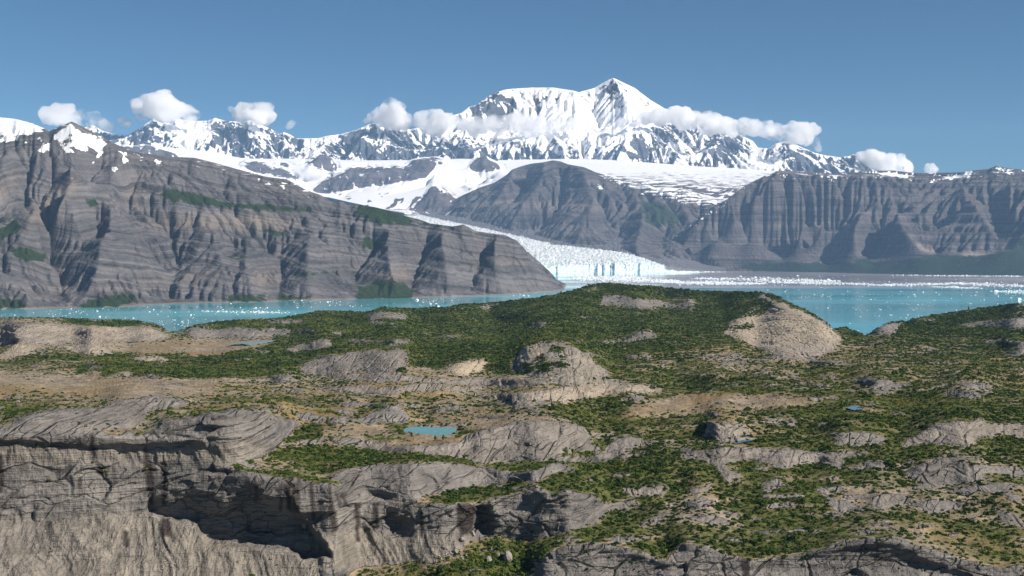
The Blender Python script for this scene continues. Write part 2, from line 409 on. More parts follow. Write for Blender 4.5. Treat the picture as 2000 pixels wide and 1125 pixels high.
# ================================================================== 2. dark peak above the glacier (centre)
def build_dark_peak():
    L = Layer(800, 1500, 2.2, 21500, 33000, 26)
    crest = [(800, 425), (855, 412), (870, 400), (900, 383), (935, 367), (965, 357), (990, 341), (1000, 331), (1020, 324), (1040, 319), (1060, 317), (1080, 313), (1095, 315), (1110, 321), (1140, 326), (1165, 337), (1200, 347), (1250, 360), (1300, 366), (1350, 374), (1400, 386), (1450, 400), (1500, 420)]
    base = [(800, 428), (855, 418), (880, 432), (920, 446), (960, 450), (1000, 458), (1050, 470), (1100, 479), (1150, 488), (1200, 493), (1250, 498), (1300, 506), (1350, 517), (1400, 528), (1500, 532)]
    ybs = [(800, 28500), (860, 28400), (900, 27600), (1000, 26000), (1100, 24100), (1200, 23000), (1250, 22500), (1300, 22700), (1350, 23300), (1400, 23900), (1500, 24400)]
    ycr = [(800, 28700), (860, 29000), (950, 29300), (1080, 29000), (1160, 28500), (1250, 28000), (1400, 27000), (1500, 26500)]
    B = lambda x: lerpline(base, x); C = lambda x: lerpline(crest, x); yb = lambda x: lerpline(ybs, x); yc = lambda x: lerpline(ycr, x)
    px = L.px; fc = dict(tanbase=B, tancrest=C, ybase=yb, ycrest=yc)
    L.put(px, B(px), yb(px)); L.put(px, C(px), yc(px)); L.put(px, B(px) + 30, yb(px) - 900)
    L.fix[0] = True; L.val[0] = -100; L.fix[-1] = True; L.val[-1] = np.interp(px, [800, 1080, 1500], [900, 1700, 1200])
    for p, o in [([(1110, 321), (1140, 345), (1165, 390), (1150, 430), (1120, 470)], -420), ([(1165, 340), (1185, 380), (1175, 420)], -200),
                 ([(1250, 400), (1252, 440), (1240, 480), (1255, 495)], -420), ([(1000, 331), (985, 370), (950, 410), (915, 440)], -250),
                 ([(1060, 318), (1050, 360), (1010, 410), (980, 448)], -250), ([(1090, 430), (1085, 465)], -250), ([(1350, 470), (1345, 500)], -250), ([(1300, 400), (1290, 430)], -150)]: L.face(p, o, **fc)
    for p, o in [([(1085, 318), (1100, 360), (1090, 400), (1050, 440), (1030, 458)], 260), ([(1030, 330), (1020, 370), (985, 410)], 200), ([(1175, 400), (1200, 440), (1190, 485)], 300),
                 ([(1215, 420), (1210, 450), (1205, 485)], 350), ([(1300, 440), (1290, 480), (1300, 500)], 200)]: L.face(p, o, **fc)
    z = membrane(L.fix, L.val); X, Y = L.XX, L.YY
    rel = sstep(0, 1, (Y - yb(px)[None]) / 900)
    z += rel * (110 * fbm(X / 1400, Y / 1400, 4, 13) + 55 * ridged(X / 520, Y / 520, 3, 19) - 27)
    dx = 2.2 / F * 26000
    hard = 0.5 + 1.0 * sstep(-0.3, 0.4, perlin((z + 0.1 * X) / 110, X / 9000, 35))
    z = resize(erode(resize(z, L.ny // 2, L.nx // 2), dx * 2, L.dY * 2, 35, 0.026, 0.48, 0.012), L.ny, L.nx)
    z = erode(z, dx, L.dY, 28, 0.026, 0.48, 0.012, hard)
    warp = 130 * fbm(X / 2500, Y / 2500, 3, 51) + 500 * sstep(1100, 600, z) * fbm(X / 2000, z / 900, 2, 58)
    zs = z + 0.02 * X + warp; sl = L.slope(z)
    z, t1, i1 = terrace(z, zs, 0.7 * rel * sstep(0.12, 0.45, sl), 120, 13, 0.6)
    z = L.silhouette(z, C(px), yb(px), None)
    R = L.rows(z); sl = blur(L.slope(z), 1, 1)
    snowp = raster([[(1140, 330), (1250, 352), (1330, 368), (1420, 378), (1420, 400), (1380, 395), (1340, 390), (1300, 384), (1260, 372), (1200, 355)]], 5) * 0.55 + raster([[(1168, 357), (1182, 366), (1176, 374), (1163, 364)], [(1078, 374), (1106, 357), (1108, 360), (1082, 376)], [(1186, 368), (1204, 378), (1190, 374)]], 1) * 0.8
    vegp = raster([[(1250, 405), (1300, 400), (1350, 430), (1352, 448), (1300, 440), (1260, 450)], [(1280, 455), (1340, 462), (1330, 470), (1290, 465)], [(1255, 494), (1270, 488), (1340, 495), (1390, 515), (1300, 500)], [(1240, 385), (1300, 395), (1250, 410)]], 5)
    streak = fbm(X / 420 + z / 160, z / 26, 4, 65)
    snow = wsamp(snowp, PX_(L), R, 4, 1 / 12.0) * (0.9 + 0.5 * streak) + (0.30 + 1.0 * streak) * samp(raster([[(1130, 325), (1500, 350), (1500, 425), (1400, 412), (1250, 382), (1180, 352)]], 6), PX_(L), R)
    mat = rock_snow_mat('dark_bedded_rock', (0.030, 0.031, 0.037), (0.132, 0.118, 0.117), (0.25, 0.2, 0.16), (0.025, 0.042, 0.02), 50.0, 60)
    o = grid_obj('dark_peak', X, Y, z, mat, dict(strat=zs, snow=snow, veg=wsamp(vegp, PX_(L), R, 6) * 0.85, tan=0.5 * sstep(0.2, 0.6, fbm(X / 1800, z / 500, 3, 79))))
    tag(o, 'dark folded rock peak standing between the glacier and the snowfield', 'mountain', kind='structure')

def PX_(L): return L.PX

# ================================================================== 3. long banded cliffs behind the bay (right)
def build_bay_cliffs():
    L = Layer(1250, 2340, 2.2, 19000, 28500, 22)
    crest = [(1250, 500), (1300, 470), (1340, 441), (1380, 411), (1420, 389), (1450, 366), (1470, 355), (1500, 340), (1520, 333), (1550, 334), (1600, 337), (1650, 340), (1700, 333), (1745, 333), (1790, 338), (1860, 337), (1900, 333), (1930, 330), (1945, 324), (1960, 327), (2000, 332), (2100, 325), (2340, 318)]
    shore = [(1250, 529), (1400, 530), (1500, 530.5), (1600, 532), (1700, 534.5), (1800, 536.5), (2000, 538), (2340, 541)]
    ycr = [(1250, 23600), (1340, 24200), (1450, 24700), (1520, 25000), (1700, 25600), (1800, 26000), (1945, 25200), (2100, 25000), (2340, 24500)]
    B = lambda x: lerpline(shore, x); C = lambda x: lerpline(crest, x); yc = lambda x: lerpline(ycr, x); ys = lambda x: shoreY(B(x))
    px = L.px
    apron = lambda x: np.interp(x, [1250, 1380, 1480, 1600, 1700, 1800, 1900, 2000, 2340], [525, 524, 519, 516, 514, 505, 506, 498, 495])
    ya = lambda x: ys(x) + np.interp(x, [1250, 1450, 1700, 2000], [250, 700, 900, 1300])
    fc = dict(tanbase=apron, tancrest=C, ybase=ya, ycrest=lambda x: yc(x) - 700)
    L.put(px, B(px), ys(px)); L.put(px, apron(px), ya(px)); L.put(px, C(px), yc(px)); L.put(px, C(px) + 10, yc(px) - 500)
    iy, ix = L.cell(px, ys(px) - 300); L.fix[iy, ix] = True; L.val[iy, ix] = -60
    L.fix[0] = True; L.val[0] = -80; L.fix[-1] = True; L.val[-1] = np.interp(px, [1250, 1500, 2340], [400, 1500, 1500])
    for p, o in [([(1475, 366), (1478, 420), (1487, 470), (1497, 515)], -330), ([(1505, 360), (1510, 430), (1515, 480), (1520, 503)], -300), ([(1565, 360), (1560, 430), (1550, 480), (1545, 505)], -330),
                 ([(1600, 390), (1590, 430), (1575, 470), (1560, 500)], -300), ([(1690, 400), (1665, 440), (1672, 480), (1680, 512)], -420), ([(1745, 404), (1755, 440), (1790, 470), (1825, 495)], -560),
                 ([(1870, 358), (1870, 400), (1845, 430), (1800, 450)], -300), ([(1875, 358), (1900, 390), (1940, 430), (1955, 462)], -350), ([(1965, 345), (1985, 400), (1995, 440)], -300),
                 ([(2080, 350), (2020, 420), (1960, 470), (1930, 495)], -650), ([(1420, 400), (1380, 440), (1370, 480)], -250), ([(1440, 430), (1436, 470)], -200), ([(1820, 470), (1870, 490), (1930, 500)], -200)]: L.face(p, o, **fc)
    for p, o in [([(1488, 430), (1493, 480), (1503, 510)], 260), ([(1460, 380), (1450, 430), (1462, 490)], 260), ([(1535, 400), (1530, 450), (1522, 508)], 280), ([(1590, 370), (1580, 430), (1555, 490), (1530, 518)], 280),
                 ([(1655, 410), (1612, 470), (1572, 512)], 300), ([(1735, 412), (1728, 440), (1700, 480), (1690, 508)], 380), ([(1780, 365), (1730, 406)], 200), ([(1900, 400), (1840, 440), (1810, 465)], 260),
                 ([(1935, 380), (1950, 430), (1957, 480)], 350), ([(1400, 410), (1395, 460), (1410, 500)], 220)]: L.face(p, o, **fc)
    z = membrane(L.fix, L.val); X, Y = L.XX, L.YY
    rel = sstep(0, 1, (Y - ya(px)[None]) / 500)
    z += rel * (80 * fbm(X / 1000, Y / 1000, 4, 23) + 30 * ridged(X / 420, Y / 420, 3, 29) - 15)
    dx = 2.2 / F * 22500
    hard = 0.5 + 1.0 * sstep(-0.3, 0.4, perlin(z / 90, X / 9000, 37))
    z = resize(erode(resize(z, L.ny // 2, L.nx // 2), dx * 2, L.dY * 2, 40, 0.028, 0.48, 0.015), L.ny, L.nx)
    z = erode(z, dx, L.dY, 24, 0.024, 0.48, 0.015, hard)
    warp = 40 * fbm(X / 2500, Y / 2500, 3, 61) + 22 * fbm(X / 420, Y / 420, 3, 62)
    zs = z + 0.01 * X + warp; sl = L.slope(z)
    z, t1, i1 = terrace(z, zs, 0.95 * rel * sstep(0.12, 0.4, sl), 150, 23, 0.66)
    z, t1, i1 = terrace(z, z + 0.01 * X + warp, 0.8 * rel * sstep(0.12, 0.4, sl), 52, 24, 0.64)
    z = erode(z, dx, L.dY, 5, 0.02, 0.48, 0.008)
    wb = sstep(650, 150, Y - ya(px)[None]); z = z * (1 - wb) + blur(z, 6, 2) * wb
    z = L.silhouette(z, C(px), ya(px), None)
    S = ys(px)[None]
    z = np.where(Y < S, np.minimum(z, -2 - (S - Y) * 0.05), np.maximum(z, 1.0 + 0.02 * (Y - S)))
    R = L.rows(z); sl = blur(L.slope(z), 1, 1)
    snowp = raster([[(1545, 333), (1560, 336), (1640, 345), (1640, 350), (1600, 342)], [(1690, 334), (1760, 340), (1785, 344), (1770, 348), (1720, 342)], [(1830, 350), (1870, 341), (1905, 333), (1895, 342), (1850, 352)], [(1945, 331), (1980, 332), (1975, 335), (1945, 335)],
                    [(1955, 326), (1980, 328), (1970, 329)], [(1600, 345), (1618, 352), (1612, 353)], [(1810, 352), (1845, 350), (1820, 356)], [(1480, 345), (1520, 334), (1500, 346)]], 1)
    vegp = raster([[(1280, 505), (1400, 516), (1480, 512), (1600, 512), (1700, 511), (1760, 505), (1830, 502), (1900, 506), (1950, 492), (2000, 485), (2340, 480), (2340, 545), (1480, 532)], [(1960, 480), (2000, 460), (2340, 440), (2340, 480)], [(1430, 490), (1500, 485), (1500, 492), (1430, 497)],
                   [(1750, 470), (1830, 478), (1800, 484), (1740, 480)], [(1820, 445), (1900, 450), (1900, 458), (1820, 455)]], 3)
    flat = sstep(0.45, 0.25, sl)
    snow = wsamp(snowp, L.PX, R, 3, 1 / 10.0) + 0.75 * sstep(34, 8, R - C(px)[None]) * sstep(0.12, 0.42, fbm(X / 330 + z / 90, z / 17, 4, 66))
    veg = wsamp(vegp, L.PX, R, 5) * 0.9 + 0.35 * flat * sstep(900, 200, z)
    tanp = raster([[(1778, 468), (1800, 480), (1826, 488), (1820, 495), (1790, 482)], [(1880, 493), (1900, 490), (1935, 500), (1930, 512), (1872, 512)]], 1)
    mat = rock_snow_mat('dark_cliff_rock', (0.025, 0.026, 0.031), (0.14, 0.124, 0.122), (0.42, 0.35, 0.27), (0.018, 0.033, 0.02), 40.0, 50)
    o = grid_obj('bay_cliffs', X, Y, z, mat, dict(strat=z + 0.01 * X + warp, snow=snow, veg=veg, tan=wsamp(tanp, L.PX, R, 3) + 0.25 * sstep(0.3, 0.6, fbm(X / 1800, z / 300, 3, 83))))
    tag(o, 'long dark banded cliffs with buttresses behind the icy bay, snow patches on their flat top', 'cliffs', kind='structure')

# ================================================================== 4. snowfield with rock ridges behind the dark peak
def build_snowfield():
    L = Layer(-340, 2000, 3.0, 28500, 38000, 40)
    back = [(-340, 290), (100, 290), (320, 291), (400, 299), (480, 314), (600, 314), (680, 317), (800, 317), (900, 314), (985, 317), (1100, 314), (1200, 317), (1300, 324), (1400, 331), (1500, 337), (1600, 345), (2000, 350)]
    px = L.px
    L.put(px, lerpline(back, px), 37000 + 0 * px); L.put(px, lerpline(back, px) - 4, 38000 + 0 * px)
    L.line([(-340, 330, 32000), (300, 330, 33000), (480, 345, 33000), (560, 360, 32500), (640, 392, 31500), (700, 405, 30500), (780, 416, 29000), (860, 425, 28500)])
    L.line([(640, 345, 35800), (700, 345, 35500), (800, 338, 35500), (900, 342, 34500), (985, 332, 35000)])
    L.line([(750, 385, 31500), (830, 365, 32500), (900, 352, 33200), (960, 345, 33500), (1010, 335, 33800)])
    L.line([(1000, 345, 30000), (1150, 336, 30500), (1250, 350, 30000), (1350, 362, 29500), (1450, 372, 29000), (1550, 380, 28500), (2000, 400, 28500)])
    L.line([(1000, 350, 28500), (1100, 345, 28500), (1200, 368, 28500), (1300, 390, 28500), (1400, 410, 28500), (1500, 425, 28500), (2000, 440, 28500)])
    L.line([(1100, 322, 34000), (1250, 332, 34000), (1400, 343, 33500), (1550, 352, 33000), (2000, 365, 33000)])
    rocks = []
    def nun(cr, Y, w, lo):
        pts = [(a, b, Y) for a, b in cr]; L.line(pts)
        L.line([(a, l, Y - w) for (a, b), l in zip(cr, lo)]); L.line([(a, b + 10, Y + w * 0.7) for (a, b) in cr])
        rocks.append([(a, b - 3) for a, b in cr] + [(a, l) for (a, b), l in zip(cr, lo)][::-1])
    nun([(612, 368), (640, 350), (665, 340), (690, 329), (712, 328), (740, 329), (770, 327), (800, 326), (830, 320), (850, 316)], 33500, 900, [374, 380, 379, 368, 366, 362, 357, 352, 348, 330])
    nun([(915, 330), (925, 312), (937, 301), (950, 306), (965, 320), (982, 330)], 34200, 700, [333, 336, 338, 336, 334, 331])
    nun([(800, 316), (830, 309), (852, 309), (875, 314)], 35800, 500, [322, 322, 320, 318])
    nun([(795, 412), (820, 396), (843, 365), (860, 368), (880, 385), (905, 398), (925, 405)], 29800, 700, [414, 416, 418, 418, 418, 416, 414])
    nun([(598, 320), (620, 303), (640, 302), (655, 318), (660, 328)], 36000, 600, [325, 328, 336, 336, 331])
    nun([(470, 320), (500, 316), (540, 328), (565, 340), (592, 357)], 34500, 700, [325, 338, 345, 352, 360])
    nun([(905, 358), (915, 363), (930, 366)], 33000, 200, [368, 372, 370])
    nun([(938, 355), (950, 347), (958, 348)], 33200, 200, [357, 358, 354])
    nun([(548, 322), (562, 317), (570, 322)], 36000, 250, [326, 328, 326])
    nun([(-340, 300), (0, 290), (240, 285), (300, 287), (340, 300), (352, 312)], 34000, 900, [320, 310, 305, 305, 312, 318])
    z = membrane(L.fix, L.val); X, Y = L.XX, L.YY
    RR = L.rows(z)
    rk = samp(raster(rocks, 1), L.PX, RR)
    z = z + rk * (260 * ridged(X / 800, Y / 800, 5, 91, 0.6) - 110) + 14 * fbm(X / 900, Y / 900, 4, 93)
    z = np.where(rk > 0.02, erode(z, 38, 40, 22, 0.03, 0.45, 0.01), z)
    R = L.rows(z); sl = blur(L.slope(z), 1, 1)
    low = samp(raster([[(1150, 342), (1300, 352), (1420, 356), (1560, 348), (2000, 350), (2000, 470), (1200, 470)]], 8), L.PX, R)
    rk2 = wsamp(raster(rocks, 1.5), L.PX, R, 4, 1 / 12.0)
    n = fbm(X / 380, Y / 1100, 4, 95)
    snow = 1.0 - rk2 * (0.62 + 0.4 * sstep(0.4, 0.8, sl)) - low * (0.60 + 1.1 * fbm(X / 420 + z / 160, z / 30, 4, 96)) - 0.55 * sstep(0.10, 0.45, fbm(X / 380, z / 22, 4, 97)) * sstep(1050, 1200, L.PX) * sstep(325, 345, R) - 0.30 * sstep(0.3, 0.6, fbm(X / 500, Y / 900, 3, 99))
    snow += rk2 * 0.55 * sstep(0.12, 0.5, fbm((X + 0.4 * Y) / 150, (Y - 0.3 * X) / 700, 4, 98))
    low2 = samp(raster([[(620, 395), (700, 372), (800, 366), (860, 372), (900, 365), (860, 420), (780, 425), (680, 410)]], 6), L.PX, R)
    snow -= low2 * (0.15 + 0.5 * sstep(0.15, 0.4, n))
    mat = rock_snow_mat('snowfield_snow', (0.055, 0.052, 0.062), (0.14, 0.122, 0.128), (0.2, 0.16, 0.14), (0.03, 0.05, 0.03), 70.0, 40, snow_scale=230.0, snow_col=(0.84, 0.845, 0.86))
    o = grid_obj('snowfield_hills', X, Y, z, mat, dict(strat=z, snow=snow, veg=0 * z, tan=0 * z))
    tag(o, 'white snowfield with dark rock ridges sticking out, below the high range', 'snowfield', kind='structure')

# ================================================================== 5. the high snow range
def build_range():
    L = Layer(-340, 2340, 2.0, 37400, 49500, 44)
    crest = [(-340, 262), (-100, 258), (100, 255), (165, 249), (180, 243), (200, 255), (225, 262), (250, 264), (280, 245), (300, 232), (315, 240), (340, 232), (380, 236), (405, 236), (420, 230), (440, 236), (470, 238), (500, 232), (510, 243), (530, 252), (545, 262), (555, 258), (565, 262), (578, 270), (620, 270), (640, 265), (665, 262), (700, 252), (720, 243), (740, 239), (760, 248), (790, 246), (800, 253), (830, 246), (870, 228), (900, 221), (908, 215), (915, 209), (930, 205), (950, 190), (970, 180), (985, 175), (1005, 173), (1040, 171), (1080, 171), (1120, 177), (1130, 180), (1160, 172), (1175, 163), (1190, 155), (1198, 152), (1215, 160), (1240, 172), (1270, 195), (1300, 213), (1330, 218), (1370, 225), (1400, 235), (1425, 252), (1445, 263), (1470, 275), (1480, 288), (1500, 290), (1515, 280), (1540, 275), (1560, 285), (1590, 298), (1610, 303), (1640, 307), (1660, 304), (1668, 301), (1680, 311), (1700, 330), (1750, 345), (1900, 352), (2340, 365)]
    base = [(-340, 305), (300, 305), (400, 312), (600, 325), (1000, 328), (1200, 330), (1400, 340), (1600, 352), (1800, 370), (2340, 385)]
    ycr = [(-340, 43500), (300, 43000), (500, 42500), (600, 42000), (740, 42000), (860, 43500), (985, 45000), (1198, 45500), (1330, 44500), (1425, 42500), (1540, 42500), (1668, 42500), (2340, 42500)]
    px = L.px; B = lambda x: lerpline(base, x); C = lambda x: lerpline(crest, x); yc = lambda x: lerpline(ycr, x); yb = lambda x: 37800 + 0 * x
    fc = dict(tanbase=B, tancrest=C, ybase=yb, ycrest=yc)
    L.put(px, B(px), yb(px)); L.put(px, C(px), yc(px)); L.fix[0] = True; L.val[0] = H + (HY - B(px) - 14) / F * 37400
    L.fix[-1] = True; L.val[-1] = np.interp(px, [-340, 900, 1198, 1500, 2340], [2000, 2800, 3200, 2000, 1500])
    for p, o in [([(1198, 153), (1207, 175), (1225, 205), (1215, 235)], -500), ([(985, 176), (965, 200), (935, 232), (900, 262), (868, 285)], -700), ([(740, 240), (700, 275), (655, 305)], -600),
                 ([(745, 240), (770, 275), (792, 302)], -600), ([(1285, 236), (1240, 262), (1190, 285), (1140, 312)], -1500), ([(1285, 236), (1312, 262), (1330, 290), (1300, 308)], -1300),
                 ([(1425, 254), (1440, 280), (1480, 302), (1520, 322)], -900), ([(1425, 254), (1390, 285), (1360, 312)], -900), ([(1540, 276), (1560, 300), (1592, 332)], -800), ([(1540, 276), (1520, 305), (1490, 325)], -500),
                 ([(300, 233), (290, 258), (252, 285)], -500), ([(300, 233), (330, 265), (352, 290)], -500), ([(420, 232), (425, 262), (400, 290)], -400), ([(500, 234), (470, 260), (440, 292)], -600), ([(512, 244), (560, 275), (592, 292)], -600),
                 ([(1005, 273), (975, 290), (945, 308)], -1700), ([(1005, 273), (1035, 302), (1060, 318)], -1700), ([(1080, 262), (1110, 290), (1130, 315)], -1400), ([(1120, 180), (1130, 220), (1100, 262)], -500),
                 ([(860, 262), (870, 300)], -900), ([(640, 268), (620, 292)], -400), ([(1660, 305), (1640, 330)], -500), ([(1668, 302), (1690, 335)], -500), ([(910, 215), (890, 245)], -500)]: L.face(p, o, **fc)
    for p, o in [([(1040, 175), (1050, 215), (1040, 250)], 300), ([(1165, 180), (1160, 220), (1180, 265)], 500), ([(690, 262), (672, 300), (670, 318)], 500), ([(840, 262), (835, 300)], 500), ([(380, 240), (370, 270)], 500),
                 ([(1350, 235), (1390, 262), (1330, 318)], 300), ([(1480, 290), (1500, 318)], 300), ([(580, 272), (590, 300)], 300), ([(1000, 215), (960, 250), (920, 300)], 300)]: L.face(p, o, **fc)
    z = membrane(L.fix, L.val); X, Y = L.XX, L.YY
    rel = sstep(0, 1, (Y - 37700) / 1200)
    smooth = samp(raster([[(1010, 185), (1160, 185), (1200, 200), (1270, 215), (1330, 225), (1250, 250), (1150, 262), (1040, 262), (990, 240)], [(1200, 155), (1300, 214), (1260, 225), (1220, 190)], [(320, 240), (410, 238), (420, 270), (350, 275)], [(1440, 290), (1540, 310), (1520, 330), (1460, 315)]], 8), L.PX, L.rows(z))
    z += rel * (1 - 0.5 * smooth) * (150 * fbm(X / 2400, Y / 2400, 4, 33) + 190 * ridged(X / 1100, Y / 1100, 5, 39) - 95)
    dx = 2.0 / F * 41500
    hard = 1.0 - 0.6 * smooth
    z = resize(erode(resize(z, L.ny // 2, L.nx // 2), dx * 2, L.dY * 2, 50, 0.036, 0.46, 0.008, resize(hard, L.ny // 2, L.nx // 2)), L.ny, L.nx)
    z = erode(z, dx, L.dY, 40, 0.036, 0.46, 0.006, hard)
    wz = X + 500 * fbm(X / 1500, z / 1500, 4, 46)
    z += rel * (1 - 0.6 * smooth) * (120 * (ridged(X / 520 + 0.3 * fbm(X / 900, Y / 900, 3, 44), Y / 700, 5, 43, 0.6) - 0.5) + 55 * (ridged(X / 190, Y / 240, 3, 45, 0.6) - 0.5))
    z = L.silhouette(z, C(px), yb(px), None)
    R = L.rows(z); sl = L.slope(z)
    gy, gx = np.gradient(z); gx = gx / (2.0 / F * Y)
    rockp = raster([[(900, 222), (985, 176), (1005, 190), (985, 215), (1005, 228), (960, 235), (930, 245), (900, 228)], [(1040, 195), (1065, 190), (1075, 205), (1050, 218), (1038, 216)], [(1196, 172), (1204, 168), (1226, 205), (1212, 212), (1198, 195)],
                    [(1245, 205), (1265, 200), (1280, 216), (1250, 214)], [(640, 268), (740, 242), (800, 262), (800, 320), (640, 300)], [(400, 250), (440, 235), (520, 255), (600, 280), (560, 312), (440, 305), (400, 290)], [(265, 268), (300, 235), (335, 280), (300, 300), (240, 290)],
                    [(150, 255), (182, 246), (240, 268), (260, 290), (150, 290)], [(800, 280), (900, 285), (950, 305), (1000, 280), (1040, 300), (1120, 312), (1110, 325), (800, 322)], [(1240, 262), (1285, 237), (1310, 262), (1260, 305), (1215, 300)],
                    [(1400, 262), (1425, 254), (1480, 290), (1430, 290), (1410, 320), (1370, 330)], [(1520, 285), (1540, 277), (1580, 300), (1600, 335), (1540, 335)], [(1600, 305), (1690, 310), (1720, 350), (1600, 350)]], 5)
    rp = wsamp(rockp, L.PX, R, 8, 1 / 30.0)
    asp = sstep(-0.25, 0.45, gx)              # faces turned to the west hold less snow
    snow = 0.90 - 0.25 * rp - (0.30 + 0.26 * rp) * sstep(0.55, 1.25, sl) - 0.18 * asp * (0.5 + rp) - 0.50 * (rp + 0.2) * sstep(0.0, 0.5, fbm((wz + 0.5 * z) / 480, (z - 0.4 * wz) / 700, 6, 69, 0.62)) + 0.20 * smooth - 0.05 * sstep(3300, 2700, z)
    snow += 0.55 * (rp + 0.15) * sstep(0.12, 0.4, ridged((wz + 0.7 * z) / 640, (z - 0.3 * wz) / 2600, 3, 70) - 0.42)
    mat = rock_snow_mat('high_range_snow', (0.045, 0.053, 0.068), (0.12, 0.13, 0.15), (0.2, 0.18, 0.17), (0.03, 0.05, 0.03), 110.0, 80, snow_scale=240.0, snow_n=1.45, snow_col=(0.88, 0.885, 0.9))
    o = grid_obj('snow_range_mountains', X, Y, z, mat, dict(strat=z, snow=snow, veg=0 * z, tan=0 * z))
    tag(o, 'high range of snow and blue rock rising to one white pyramid summit', 'mountains', kind='structure')

# ================================================================== 6. water
def build_water():
    t = NT('silty_bay_water')
    pos = t.pos(); sep = t.n('ShaderNodeSeparateXYZ'); t.l(pos, sep.inputs[0])
    mp = t.mapping(pos, (1 / 2600.0, 1 / 900.0, 1))
    big = t.noise(mp, 1.0, 4, 0.55)
    c = t.mix(t.maprange(big, 0.35, 0.68), (0.07, 0.335, 0.42), (0.14, 0.44, 0.50))
    # silt-laden grey water towards the ice front and the far shore
    far = t.math('ADD', t.math('MULTIPLY', sep.outputs[1], 1 / 1000.0), t.math('MULTIPLY', t.math('SUBTRACT', t.noise(t.mapping(pos, (1 / 5000.0, 1 / 900.0, 1)), 1.0, 3), 0.5), 5.0))
    far = t.maprange(far, 13.2, 14.6)
    east = t.maprange(t.math('ADD', t.math('MULTIPLY', sep.outputs[0], 1 / 1000.0), 0.0), 0.3, 1.2)
    c = t.mix(t.math('MULTIPLY', far, east), c, (0.36, 0.345, 0.39))
    wv = t.noise(t.mapping(pos, (1 / 60.0, 1 / 45.0, 1)), 1.0, 3, 0.6)
    calm = t.noise(t.mapping(pos, (1 / 3000.0, 1 / 1200.0, 1)), 1.0, 2)
    n = t.bump(wv, 0.06, 2.0)
    t.pbsdf(c, t.maprange(calm, 0.4, 0.65, 0.08, 0.22), n, 0.28, IOR=1.33)
    xs = np.array([-26000, 26000.0]); ys = np.array([3200, 27500.0])
    X, Y = np.meshgrid(xs, ys)
    o = grid_obj('bay_water', X, Y, X * 0, t.m)
    tag(o, 'turquoise silty water of the glacier bay dotted with drifting ice', 'water', kind='structure')

def pond(name, poly, z, col, label, rough=0.06):
    """poly in photo pixels, laid on the horizontal plane z"""
    P = np.array(poly, float); Y = (H - z) / ((P[:, 1] - HY) / F); X = (P[:, 0] - 1000) / F * Y
    t = NT(name + '_surface'); pos = t.pos()
    c = t.mix(t.noise(pos, 1 / 30.0, 3), tuple(v * 0.85 for v in col), tuple(v * 1.1 for v in col))
    t.pbsdf(c, rough, t.bump(t.noise(pos, 1 / 4.0, 2), 0.06, 0.5), 0.3, IOR=1.33)
    V = np.stack([X, Y, np.full(len(X), z)], 1)
    me = bpy.data.meshes.new(name); me.from_pydata(V.tolist(), [], [list(range(len(V)))]); me.materials.append(t.m)
    me.update()
    if me.polygons[0].normal.z < 0: me.flip_normals()
    o = bpy.data.objects.new(name, me); COL.objects.link(o)
    return tag(o, label, 'pond', kind='structure')

